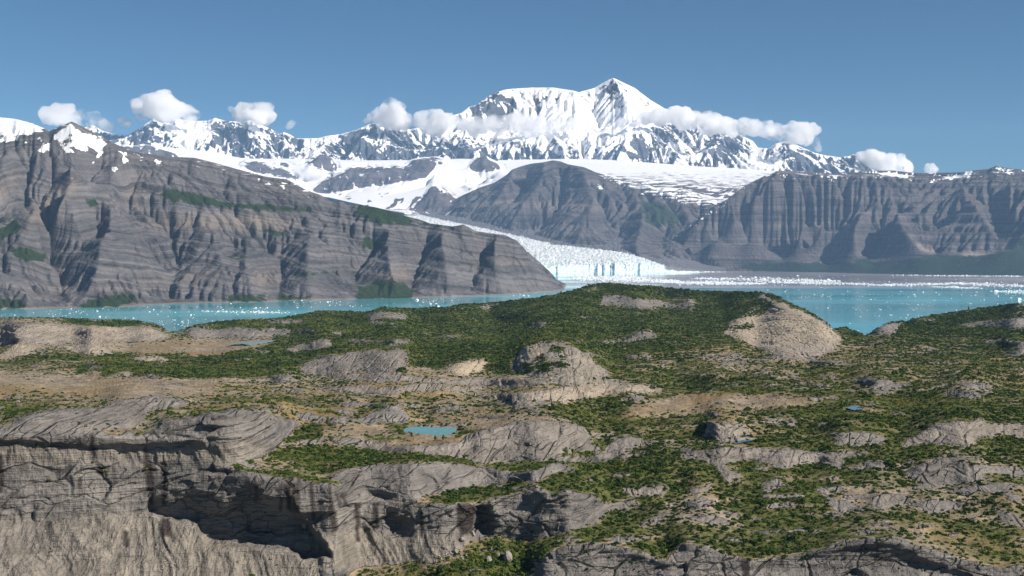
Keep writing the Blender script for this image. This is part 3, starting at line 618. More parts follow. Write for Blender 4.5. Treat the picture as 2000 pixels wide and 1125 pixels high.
# ================================================================== 7. glacier tongue
def build_glacier():
    dpx = 1.6
    px = np.arange(740, 1420, dpx)
    Yv = np.concatenate([np.linspace(0, 120, 26), 120 + 12300 * np.linspace(0, 1, 420)[1:] ** 1.25])
    PX = np.broadcast_to(px[None], (len(Yv), len(px)))
    frontrow = lerpline([(740, 545), (1080, 540), (1150, 537.5), (1250, 536), (1330, 533.5), (1380, 531.5), (1420, 531)], px)
    YF = shoreY(frontrow) + 90 * fbm(px / 22, px * 0, 3, 5) + 60 * fbm(px / 7, px * 0 + 4, 2, 6)
    Y = YF[None] + Yv[:, None]
    X = (PX - 1000) / F * Y
    # top surface: heights along the tongue, from lines read off the photograph
    prof_Y = np.array([20000, 20600, 21500, 22500, 24000, 26000, 28000, 29500, 31000, 33500])
    prof_z = np.array([150, 185, 250, 325, 487, 735, 1080, 1290, 1440, 1620])
    z = np.interp(Y, prof_Y, prof_z)
    # the right margin thins to a low dirty edge
    edge = lerpline([(740, 800), (860, 870), (1000, 990), (1100, 1090), (1200, 1240), (1300, 1330), (1390, 1385)], px)
    thin = sstep(1408, 1200, PX) * 0.97 + 0.03
    z = z * (thin + (1 - thin) * sstep(22500, 25500, Y)) - 14 * sstep(1395, 1412, PX)
    R = 1.0
    crev = ridged(X / 95 + 0.5 * fbm(X / 400, Y / 400, 2, 8), Y / 60, 4, 15)
    ser = perlin(X / 38, Y / 34, 16) + 0.6 * perlin(X / 17, Y / 17, 17)
    up = sstep(0, 60, Yv)[:, None]
    amp = np.interp(Y, [20000, 23500, 27000, 30000], [38, 38, 30, 12]) * (0.15 + 0.85 * sstep(1400, 1280, PX))
    z = z + up * amp * ((crev - 0.6) * 1.5 + 0.55 * ser)
    # calving front: a broken ice wall
    k = np.arange(len(Yv))[:, None]
    top = z.copy(); f = np.clip(Yv[:, None] / 90.0, 0, 1)
    wall = sstep(0.0, 0.75, f) ** 0.5
    z = np.where(Yv[:, None] < 90, top * wall, z)
    col = perlin(px / 3.2, px * 0, 25)[None] * 55 + perlin(px / 8.5, px * 0 + 2, 26)[None] * 60
    Y = Y + np.where(Yv[:, None] < 90, col * (1 - f) * 0 + 26 * perlin(PX / 2.4, z / 28, 27) * sstep(0, .2, f), 0)
    X = (PX - 1000) / F * Y
    z[0] = -12
    t = NT('glacier_ice'); pos = t.pos(); sep = t.n('ShaderNodeSeparateXYZ'); t.l(pos, sep.inputs[0])
    geo = t.n('ShaderNodeNewGeometry'); sn = t.n('ShaderNodeSeparateXYZ'); t.l(geo.outputs['True Normal'], sn.inputs[0])
    n1 = t.noise(pos, 1 / 70.0, 6, 0.75)
    white = t.mix(t.maprange(n1, 0.36, 0.6), (0.42, 0.50, 0.54), (0.82, 0.83, 0.83))
    strk = t.noise(t.mapping(pos, (1 / 26.0, 1 / 26.0, 1 / 160.0)), 1.0, 4, 0.65)
    blue = t.mix(t.maprange(strk, 0.40, 0.60), (0.20, 0.54, 0.66), (0.78, 0.85, 0.88))
    steep = t.maprange(sn.outputs[2], 0.2, 0.5, 0.85, 0.0)
    c = t.mix(steep, white, blue)
    dirt = t.attr('dirt'); dn = t.noise(t.mapping(pos, (1 / 120.0, 1 / 400.0, 1 / 80.0)), 1.0, 5, 0.6)
    dm = t.maprange(t.math('ADD', dirt, t.math('MULTIPLY', t.math('SUBTRACT', dn, 0.5), 1.0)), 0.5, 0.75)
    c = t.mix(dm, c, (0.13, 0.125, 0.135))
    t.pbsdf(c, 0.55, t.bump(n1, 0.6, 10), 0.3)
    edgeX = lerpline([(20000, 1345), (20600, 1335), (22500, 1235), (24000, 1085), (26000, 985), (28000, 850), (30000, 770)], Y.ravel()).reshape(Y.shape)
    dirt = sstep(-28, 12, PX - edgeX) * 0.9 + 0.22 * sstep(0.2, 0.5, fbm(X / 300, Y / 1800, 3, 28))
    dirt *= sstep(0, 40, Yv)[:, None] * 0.6 + 0.4
    o = grid_obj('glacier', X, Y, z, t.m, dict(dirt=dirt))
    tag(o, 'crevassed white glacier tongue ending in a blue ice wall at the bay', 'glacier')

# ================================================================== 8. drifting ice
def ice_mat():
    t = NT('berg_ice'); pos = t.pos()
    n = t.noise(pos, 1 / 9.0, 4, 0.6)
    t.pbsdf(t.mix(t.maprange(n, 0.35, 0.6), (0.62, 0.80, 0.86), (0.88, 0.89, 0.9)), 0.5, t.bump(n, 0.4, 1.5), 0.3)
    return t.m

def berg_geo(r, w, h, d):
    """an irregular floe: low ring, raised broken top, sunk base"""
    k = 9; a = np.linspace(0, 2 * np.pi, k, endpoint=False) + r.uniform(0, 6)
    rad = r.uniform(0.6, 1.1, k)
    V = []
    for zz, s in ((-0.35, 0.9), (0.22, 1.0), (0.75, 0.62)):
        j = r.uniform(0.8, 1.2, k)
        V += [(math.cos(q) * w * 0.5 * m * s * jj, math.sin(q) * d * 0.5 * m * s * jj, h * zz * r.uniform(0.6, 1.25)) for q, m, jj in zip(a, rad, j)]
    V.append((r.uniform(-.15, .15) * w, r.uniform(-.15, .15) * d, h * r.uniform(0.85, 1.2)))
    Fc = []
    for L0 in (0, k):
        for i in range(k):
            j = (i + 1) % k
            Fc += [(L0 + i, L0 + j, L0 + k + j), (L0 + i, L0 + k + j, L0 + k + i)]
    for i in range(k): Fc.append((2 * k + i, 2 * k + (i + 1) % k, 3 * k))
    return np.array(V), np.array(Fc)

def build_ice():
    r = np.random.default_rng(21); mat = ice_mat()
    protos = []
    for i in range(10):
        V, Fc = berg_geo(r, 1, 0.32, 0.8); protos.append((V, Fc))
    def water_ok(px, py):
        sky = lerpline(SKY, px)
        mt = np.where(px < 1116, lerpline(LMSHORE, px), 536)
        return (py < sky - 2) & (py > mt + 1.5)
    spots = []   # px, py, width in photo px
    big = [(814, 586.5, 11), (841, 594, 6), (851, 593.5, 6), (856, 599, 9), (1023, 578, 6), (1032, 578.5, 5), (1990, 586.5, 13), (1949, 579, 6), (1974, 582, 6), (1922, 586, 4), (1773, 615, 4), (1799, 617, 3), (1868, 606, 3), (1828, 571.5, 5), (1785, 575.5, 5), (1803, 571, 4), (1917, 563.5, 6),
           (1676, 666 - 20, 3), (1660, 632, 3), (500, 602, 6), (505, 608, 6), (531, 610, 5), (435, 605, 4), (190, 608, 6), (195, 619, 6), (373, 616, 6), (300, 605, 4), (292, 609.5, 5), (340, 625, 3), (640, 590, 6), (451, 593, 4), (589, 587, 4)]
    for b in big: spots.append(b)
    while len(spots) < 300:
        if r.random() < 0.5: px, py, w = r.uniform(0, 900), r.uniform(588, 642), 1.7 + 2.6 * r.random() ** 2.5
        else: px, py, w = r.uniform(1500, 2000), 553 + 70 * r.random() ** 1.5, 1.6 + 2.8 * r.random() ** 2.5
        dd = fbm(np.array([px / 120]), np.array([py / 9]), 3, 71)[0]
        if dd + 0.25 * r.normal() > 0.02 and water_ok(np.array(px), np.array(py)): spots.append((px, py, w))
    first = None
    for i, (px, py, w) in enumerate(spots):
        Y = shoreY(py); W = w / F * Y * 0.95
        V, Fc = protos[i % 10]
        if i < 10:
            o = mesh_obj('iceberg', V, Fc, 3, mat, smooth=False)
            if i == 0: first = []
            first.append(o)
        else:
            o = first[i % 10].copy(); COL.objects.link(o)
        o.location = ((px - 1000) / F * Y, Y, 0.0)
        hh = W * r.uniform(0.55, 1.0) * (1.35 if i < len(big) else 1.0)
        o.scale = (W, W * r.uniform(0.8, 1.6), hh); o.rotation_euler = (0, 0, r.uniform(0, 6.28))
        if i < len(big) and (px, py) == (1990, 586.5): lab = 'widest white iceberg, low and flat, by the right edge of the bay'
        elif i < len(big) and (px, py) == (814, 586.5): lab = 'tallest white iceberg in the narrow inlet below the cliff nose'
        elif i < len(big) and (px, py) == (856, 599): lab = 'flat white iceberg just beyond the wooded shore of the inlet'
        elif px < 1120: lab = 'small white iceberg drifting in the inlet below the layered grey mountain'
        else: lab = 'small white iceberg drifting in the open turquoise bay below the dark cliffs'
        tag(o, lab, 'iceberg', 'icebergs in the inlet' if px < 1120 else 'icebergs in the open bay')
    # brash: countless crumbs of ice and the pale rafts along the far side
    n = 10000; Vs = []; Fs = []; c = 0
    px = r.uniform(-60, 2060, n); u = r.random(n)
    py = np.where(px < 1120, 570 + 75 * u, 537 + 75 * u ** 1.7)
    d = fbm(px / 120, py / 9, 3, 71) + 0.25 * fbm(px / 30, py / 3, 2, 72)
    dens = np.where(px < 1120, 0.10 + 2.6 * d, 0.02 + 2.6 * d - 0.6 * sstep(575, 620, py))
    keep = water_ok(px, py) & (r.random(n) < dens) & ~((px > 1120) & (py < 540) & (px < 1380))
    rafts = [((1100, 543), (1320, 549), 2.6, 2000), ((1280, 551), (1490, 554), 1.7, 1700), ((1500, 551), (1700, 555), 1.3, 700), ((1700, 557), (1850, 555), 1.2, 600), ((1850, 553), (2040, 560), 1.6, 900), ((1940, 569), (2040, 571), 1.8, 500), ((1820, 560), (1900, 563), 0.8, 250),
             ((1700, 536.5), (1800, 537.5), 0.5, 300), ((1800, 538.5), (2000, 539.8), 0.5, 300), ((400, 608), (560, 611), 1.2, 160), ((1360, 544), (1640, 549), 2.4, 1100), ((1140, 541), (1260, 542), 1.0, 500)]
    for (a, b), (a2, b2), s, k in rafts:
        q = r.random(k)
        px = np.append(px, a + (a2 - a) * q + r.normal(0, 6, k)); py = np.append(py, b + (b2 - b) * q + r.normal(0, s, k) * np.sin(np.pi * np.clip(q, .1, .9))); keep = np.append(keep, np.ones(k, bool))
    keep &= water_ok(px, py)
    px, py = px[keep], py[keep]; Y = shoreY(py)
    israft = np.concatenate([np.zeros(n, bool), np.ones(sum(q[3] for q in rafts), bool)])[keep]
    m = len(px); W = np.exp(r.normal(-0.1, 0.55, m)) * 0.95 / F * Y * np.where(Y > 12000, 0.9, 1.0) * np.where(israft, 2.4, 1.0)
    for j in range(6):
        V, Fc = protos[j]; V = V[9:]; Fc = Fc[18:] - 9
        k = np.arange(m) % 6 == j; q = r.uniform(0, 6.28, k.sum())
        s = W[k][:, None]; x = V[None, :, 0] * s; y = V[None, :, 1] * s * 1.3; zz = V[None, :, 2] * s * 1.1 - 0.05 * s
        cx, sx = np.cos(q)[:, None], np.sin(q)[:, None]
        P = np.stack([x * cx - y * sx + ((px[k] - 1000) / F * Y[k])[:, None], x * sx + y * cx + Y[k][:, None], zz], -1)
        Fs.append((Fc[None] + (np.arange(k.sum()) * len(V))[:, None, None]).reshape(-1, 3) + c); c += P.shape[0] * P.shape[1]
        Vs.append(P.reshape(-1, 3))
    o = mesh_obj('brash_ice', np.concatenate(Vs), np.concatenate(Fs), 3, mat, smooth=False)
    tag(o, 'countless crumbs of white ice and pale ice rafts spread over the bay', 'brash ice', kind='stuff')

LMSHORE = [(-330, 613), (0, 604), (100, 602), (240, 600), (300, 595), (400, 592), (500, 590), (550, 588), (700, 584), (800, 582), (900, 579), (1000, 575), (1060, 571), (1110, 567), (1122, 566)]
SKY = [(-330, 623), (0, 620), (60, 620), (140, 622), (200, 624), (260, 626), (300, 632), (318, 640), (330, 650), (345, 648), (380, 636), (430, 628), (480, 625), (520, 624), (560, 620), (600, 612), (620, 608), (660, 608), (720, 610), (745, 601), (790, 603), (830, 602), (870, 600), (900, 595), (960, 592), (990, 588), (1050, 582), (1090, 575), (1120, 567), (1150, 557), (1180, 553), (1220, 556), (1280, 560), (1340, 567), (1400, 570), (1450, 570), (1490, 572), (1510, 575), (1540, 592), (1570, 603), (1600, 620), (1630, 643), (1650, 640), (1665, 645), (1690, 655), (1700, 650), (1715, 640), (1735, 630), (1770, 628), (1800, 620), (1850, 612), (1900, 605), (1950, 598), (2000, 592), (2100, 583), (2340, 570)]

# ================================================================== 9. the near land: plateau, whalebacks, canyon cliff
def interp2(cx, cy, T, x, y):
    T = np.array(T, float); rows = np.stack([np.interp(x, cx, r) for r in T])       # (ncy, nx)
    i = np.clip(np.searchsorted(cy, y) - 1, 0, len(cy) - 2); f = np.clip((y - np.array(cy)[i]) / (np.array(cy)[i + 1] - np.array(cy)[i]), 0, 1)[:, None]
    return rows[i] * (1 - f) + rows[i + 1] * f

DX_ = [-330, 0, 300, 600, 900, 1200, 1600, 2000, 2340]
DY_ = [540, 600, 620, 640, 670, 700, 740, 780, 810, 840, 870, 910, 950, 1000, 1050, 1100, 1190]
DT_ = [[6200, 6200, 6200, 6200, 6000, 5800, 5800, 6200, 6200], [4800, 4800, 4900, 5200, 5200, 5000, 5200, 5400, 5400], [4300, 4300, 4500, 4800, 4800, 4300, 4600, 4900, 4900],
       [4000, 4000, 4200, 4300, 4000, 3800, 4100, 4300, 4300], [3500, 3500, 3600, 3500, 3000, 3100, 3400, 3300, 3300], [2800, 2800, 2900, 2700, 2300, 2500, 2500, 2500, 2500],
       [1900, 1900, 2000, 2050, 1950, 2000, 1950, 1950, 1950], [1500, 1500, 1550, 1600, 1650, 1650, 1620, 1600, 1600], [1250, 1250, 1280, 1400, 1480, 1480, 1450, 1430, 1430],
       [1080, 1080, 1120, 1250, 1340, 1350, 1350, 1340, 1340], [1060, 1060, 1075, 1150, 1240, 1260, 1265, 1265, 1265], [1050, 1050, 1060, 1090, 1150, 1185, 1190, 1190, 1190],
       [1040, 1040, 1050, 1060, 1085, 1125, 1130, 1130, 1130], [1025, 1025, 1035, 1045, 1050, 1068, 1075, 1075, 1075], [1000, 1000, 1015, 1020, 1000, 1008, 1010, 1005, 1005],
       [970, 970, 990, 990, 975, 978, 978, 975, 975], [900, 900, 920, 920, 920, 925, 925, 920, 920]]

# bare rock: outline, rise over run of its face, pale-sand share
ROCKS = [
    ([(-330, 828), (0, 836), (60, 838), (150, 843), (280, 850), (330, 826), (400, 810), (470, 806), (540, 812), (588, 830), (560, 850), (540, 882), (480, 905), (440, 912), (500, 924), (600, 938), (680, 950), (710, 978), (730, 992), (800, 975), (860, 985), (925, 985), (945, 978), (1000, 965), (1090, 960), (1150, 964), (1190, 985), (1180, 1010), (1130, 1035), (1060, 1050), (1000, 1050), (960, 1045), (920, 1060), (860, 1090), (760, 1100), (690, 1110), (640, 1190), (-330, 1190)], 2.6, 0.0),
    ([(20, 838), (25, 822), (60, 810), (120, 798), (195, 798), (240, 780), (310, 775), (375, 785), (350, 795), (300, 800), (280, 825), (250, 838), (190, 843), (100, 839)], 0.8, 0.05),
    ([(650, 932), (660, 922), (700, 912), (760, 905), (850, 905), (930, 908), (1000, 918), (1050, 915), (1080, 905), (1130, 913), (1040, 940), (930, 950), (870, 962), (830, 967), (810, 978), (760, 985), (725, 990), (700, 965)], 1.2, 0.0),
    ([(895, 862), (940, 845), (970, 838), (1000, 825), (1060, 820), (1120, 825), (1137, 835), (1150, 855), (1173, 872), (1165, 890), (1150, 905), (1080, 902), (1000, 900), (940, 907), (900, 892), (830, 890), (760, 881), (690, 872), (640, 867), (590, 876), (582, 866), (640, 857), (700, 859), (760, 866), (850, 868)], 1.0, 0.12),
    ([(1150, 897), (1175, 880), (1205, 860), (1215, 850), (1250, 857), (1262, 865), (1230, 880), (1200, 893), (1170, 903)], 0.8, 0.05),
    ([(565, 805), (590, 826), (650, 829), (720, 829), (790, 826), (802, 810), (775, 795), (740, 800), (700, 818), (640, 814), (600, 808)], 0.6, 0.0),
    ([(960, 790), (1000, 782), (1040, 785), (1055, 806), (1000, 795)], 0.5, 0.4),
    ([(1000, 707), (1018, 682), (1045, 673), (1065, 668), (1100, 668), (1130, 682), (1165, 710), (1186, 722), (1190, 736), (1150, 741), (1080, 741), (1000, 727)], 0.4, 0.25),
    ([(865, 725), (890, 710), (940, 698), (955, 708), (940, 725), (900, 736)], 0.6, 0.9), ([(1012, 684), (1030, 676), (1058, 674), (1055, 690), (1030, 700), (1015, 704)], 0.6, 0.85),
    ([(580, 716), (690, 730), (800, 733), (870, 742), (950, 738), (1050, 743), (1180, 742), (1232, 748), (1200, 760), (1100, 752), (900, 750), (700, 744), (600, 732)], 0.35, 0.2),
    ([(900, 770), (1000, 770), (1180, 747), (1290, 755), (1296, 766), (1200, 768), (1100, 785), (980, 780)], 0.2, 0.5), ([(640, 758), (800, 752), (950, 755), (940, 764), (760, 768), (650, 766)], 0.15, 0.35),
    ([(590, 712), (620, 700), (700, 688), (790, 684), (800, 694), (790, 730), (700, 726), (600, 722)], 0.28, 0.12), ([(545, 684), (575, 676), (640, 662), (650, 670), (640, 682), (580, 690)], 0.3, 0.15),
    ([(1486, 573), (1520, 588), (1560, 605), (1610, 630), (1646, 660), (1630, 682), (1590, 701), (1555, 702), (1505, 686), (1450, 668), (1412, 652), (1432, 626), (1462, 606), (1478, 590)], 0.42, 0.6),
    ([(1480, 688), (1560, 672), (1645, 660), (1635, 682), (1592, 702), (1555, 703)], 0.5, 0.3),
    ([(-330, 640), (0, 633), (100, 632), (200, 640), (300, 641), (318, 650), (331, 665), (250, 668), (120, 673), (-330, 676)], 0.5, 0.35), ([(60, 633), (220, 640), (300, 640), (318, 646), (200, 646), (90, 640)], 0.4, 0.7),
    ([(-330, 700), (0, 692), (40, 671), (75, 675), (60, 690), (20, 703)], 0.5, 0.8), ([(103, 681), (180, 672), (205, 676), (229, 692), (180, 694)], 0.45, 0.6), ([(250, 702), (275, 692), (310, 698), (342, 706), (280, 707)], 0.3, 0.8), ([(200, 733), (250, 723), (262, 733), (235, 738)], 0.2, 0.6),
    ([(1706, 652), (1730, 632), (1764, 630), (1755, 645), (1740, 658)], 0.8, 0.0), ([(1860, 635), (1930, 625), (2000, 618), (2100, 612), (2100, 630), (1980, 645)], 0.6, 0.0),
    ([(1368, 852), (1388, 830), (1420, 826), (1462, 838), (1440, 856), (1400, 861)], 0.9, 0.2),
    ([(1755, 872), (1790, 850), (1830, 825), (1870, 819), (1922, 820), (1932, 828), (1960, 829), (2000, 828), (2200, 826), (2200, 850), (2000, 856), (1960, 846), (1910, 860), (1890, 873), (1830, 866)], 0.9, 0.2),
    ([(1615, 852), (1640, 846), (1680, 845), (1720, 848), (1742, 862), (1700, 871), (1640, 869)], 0.7, 0.05),
    ([(1322, 893), (1390, 880), (1460, 874), (1530, 875), (1600, 880), (1705, 879), (1680, 890), (1650, 900), (1641, 919), (1600, 905), (1540, 914), (1500, 905), (1460, 900), (1410, 905), (1440, 925), (1452, 937), (1420, 938), (1400, 915), (1370, 900)], 1.0, 0.1),
    ([(1775, 932), (1763, 922), (1800, 908), (1830, 896), (1882, 895), (1890, 910), (1930, 910), (1990, 912), (2200, 915), (2200, 936), (1990, 934), (1930, 927), (1890, 942), (1830, 950)], 0.9, 0.05),
    ([(1690, 986), (1720, 966), (1760, 960), (1782, 968), (1760, 985), (1720, 996)], 0.7, 0.1),
    ([(1050, 1095), (1100, 1070), (1160, 1064), (1200, 1067), (1262, 1080), (1300, 1098), (1330, 1066), (1390, 1066), (1402, 1080), (1440, 1086), (1470, 1094), (1540, 1085), (1600, 1074), (1650, 1060), (1700, 1051), (1750, 1053), (1850, 1080), (1940, 1103), (2100, 1120), (2340, 1130), (2340, 1190), (1030, 1190)], 1.4, 0.0),
    ([(1215, 955), (1302, 958), (1290, 969), (1220, 969)], 0.7, 0.25), ([(1340, 957), (1390, 942), (1400, 948), (1360, 964)], 0.7, 0.25), ([(1245, 1024), (1290, 998), (1322, 1001), (1292, 1016), (1255, 1030)], 0.6, 0.1), ([(1335, 986), (1370, 966), (1402, 980), (1350, 997)], 0.5, 0.05),
    ([(1330, 1012), (1400, 1006), (1430, 1021), (1380, 1026)], 0.5, 0.05), ([(1940, 990), (1980, 1000), (2010, 1032), (1960, 1022)], 0.8, 0.05), ([(1790, 985), (1850, 975), (1900, 985), (1830, 1000)], 0.4, 0.05), ([(1185, 982), (1235, 975), (1250, 983), (1190, 1000)], 0.6, 0.1),
    ([(1200, 893), (1260, 880), (1258, 890), (1205, 902)], 0.5, 0.1), ([(1590, 958), (1640, 950), (1660, 957), (1610, 968)], 0.5, 0.05), ([(1480, 948), (1520, 934), (1530, 946), (1500, 962)], 0.5, 0.05), ([(1880, 952), (1960, 945), (2000, 955), (1900, 966)], 0.4, 0.05),
    ([(370, 648), (450, 640), (570, 644), (560, 656), (460, 662), (372, 660)], 0.4, 0.1), ([(715, 612), (790, 610), (800, 624), (720, 624)], 0.25, 0.1), ([(1180, 575), (1270, 585), (1340, 598), (1260, 604), (1170, 596)], 0.3, 0.0), ([(1150, 565), (1170, 560), (1165, 570), (1140, 572)], 0.4, 0.1),
    ([(1240, 655), (1285, 650), (1280, 662), (1195, 664)], 0.4, 0.1), ([(850, 740), (870, 736), (890, 745)], 0.4, 0.4), ([(1600, 965), (1700, 990), (1640, 1005)], 0.2, 0.0),
]
# recessed (+) or jutting (-) pieces of the faces, metres of depth, softness
CUTS = [
    ([(286, 990), (292, 968), (330, 957), (400, 950), (470, 951), (520, 960), (548, 985), (566, 1000), (600, 1035), (645, 1088), (600, 1092), (560, 1072), (480, 1063), (400, 1060), (386, 1030), (320, 1012)], 46, 1.5),
    ([(-330, 842), (0, 845), (150, 850), (280, 853), (400, 858), (405, 868), (340, 872), (160, 868), (0, 859), (-330, 858)], -6, 1), ([(330, 846), (440, 850), (560, 845), (540, 856), (470, 862), (400, 858)], -3, 1),
    ([(922, 985), (940, 985), (952, 1002), (960, 1030), (957, 1042), (940, 1045), (924, 1032), (918, 1005)], 15, 3), ([(480, 945), (560, 935), (680, 953), (700, 975), (700, 985), (640, 1000), (560, 998), (520, 968)], -8, 3),
    ([(752, 1000), (790, 1010), (800, 1040), (770, 1045), (752, 1030)], 8, 3), ([(918, 865), (926, 866), (926, 886), (914, 884)], 6, 1.5), ([(800, 868), (905, 868), (905, 874), (800, 874)], -3, 1),
    ([(960, 1000), (1070, 1008), (1080, 1025), (1040, 1045), (1000, 1040), (965, 1030)], -5, 4), ([(1490, 1090), (1650, 1075), (1750, 1075), (1850, 1100), (1900, 1130), (1480, 1130)], 8, 4), ([(1160, 1085), (1200, 1075), (1300, 1105), (1290, 1130), (1180, 1130)], 6, 4),
    ([(835, 936), (842, 934), (858, 960), (845, 958)], 4, 1.5), ([(560, 870), (640, 862), (720, 868), (720, 876), (640, 874), (570, 878)], 4, 1.5), ([(970, 848), (1000, 845), (1040, 866), (1010, 872), (985, 862)], 2.5, 1), ([(1000, 868), (1080, 868), (1090, 873), (1010, 875)], 3, 1),
    ([(1480, 880), (1640, 880), (1640, 886), (1480, 885)], 3, 1), ([(1080, 990), (1120, 985), (1140, 1010), (1120, 1005)], 3, 1.5), ([(60, 985), (68, 985), (66, 1010), (58, 1008)], 5, 1.5),
    ([(645, 1040), (655, 1040), (650, 1105), (640, 1105)], 6, 2), ([(700, 955), (770, 968), (760, 978), (715, 972)], 6, 2)]
STREAKS = [[(163, 845), (168, 845), (168, 862), (164, 862)], [(175, 845), (183, 845), (185, 880), (190, 892), (183, 893), (177, 868)], [(280, 880), (285, 870), (290, 905), (297, 950), (300, 985), (294, 985), (286, 945)], [(288, 905), (298, 905), (300, 990), (290, 945)], [(316, 905), (325, 905), (326, 985), (318, 985)], [(191, 905), (198, 905), (200, 928), (195, 928)], [(208, 912), (211, 912), (212, 935), (209, 935)], [(220, 910), (224, 910), (227, 945), (224, 945)],
           [(497, 938), (502, 938), (504, 975), (500, 970)], [(545, 945), (549, 945), (551, 995), (547, 995)], [(552, 945), (566, 945), (571, 996), (563, 996)], [(570, 945), (576, 945), (580, 998), (575, 998)], [(578, 944), (584, 944), (586, 998), (582, 998)], [(604, 944), (611, 944), (615, 1015), (611, 1015)], [(642, 948), (647, 948), (656, 1040), (646, 1040)], [(659, 962), (663, 962), (665, 990), (661, 990)], [(668, 962), (673, 962), (676, 990), (671, 990)], [(730, 985), (741, 983), (737, 1032), (731, 1032)], [(14, 880), (20, 880), (16, 905), (12, 908)], [(-2, 885), (6, 890), (5, 960), (-2, 965)], [(155, 935), (159, 935), (157, 955), (155, 955)],
           [(892, 985), (928, 985), (926, 1040), (900, 1045), (896, 1020)], [(315, 1015), (332, 1018), (336, 1050), (314, 1050)], [(241, 1036), (249, 1036), (252, 1068), (242, 1068)], [(1446, 1092), (1462, 1092), (1466, 1125), (1452, 1125)], [(1524, 1088), (1528, 1088), (1528, 1108), (1524, 1108)], [(822, 1000), (828, 1000), (826, 1050), (820, 1050)], [(690, 985), (702, 985), (700, 1060), (694, 1060)], [(562, 930), (575, 930), (572, 942), (560, 942)], [(585, 928), (590, 928), (586, 944), (580, 944)]]
TALUS = [[(-330, 1008), (0, 1012), (120, 1012), (200, 1004), (285, 1000), (330, 1016), (385, 1036), (480, 1066), (560, 1080), (640, 1105), (640, 1190), (-330, 1190)], [(565, 1024), (640, 1040), (700, 1030), (760, 1045), (850, 1040), (920, 1040), (930, 1060), (860, 1090), (760, 1110), (650, 1110), (600, 1060)], [(-330, 862), (0, 864), (160, 872), (340, 878), (480, 862), (540, 880), (470, 905), (300, 905), (-330, 905)]]

def worley(x, y, seed):
    xi = np.floor(x).astype(int); yi = np.floor(y).astype(int)
    f1 = np.full(x.shape, 9.0); f2 = f1.copy(); h1 = np.zeros(x.shape); tx = h1.copy(); ty = h1.copy()
    for a in (-1, 0, 1):
        for b in (-1, 0, 1):
            h = _perm[(_perm[(xi + a) & 255] + yi + b + seed * 7) & 255]
            ox = _perm[(h + 13) & 255] / 255.0; oy = _perm[(h + 101) & 255] / 255.0
            dx = xi + a + ox - x; dy = yi + b + oy - y; d = np.hypot(dx, dy)
            n = d < f1
            f2 = np.where(n, f1, np.minimum(f2, d)); f1 = np.where(n, d, f1)
            h1 = np.where(n, h / 255.0, h1); tx = np.where(n, -dx, tx); ty = np.where(n, -dy, ty)
    return f1, f2, h1, tx, ty

def facets(x, y, seed):
    """broken plates: every cell its own height and tilt"""
    f1, f2, h, tx, ty = worley(x, y, seed)
    q = h * 6.283 * 5
    return (h - 0.5) * 1.0 + 0.9 * (np.cos(q) * tx + np.sin(q) * ty), f2 - f1, h

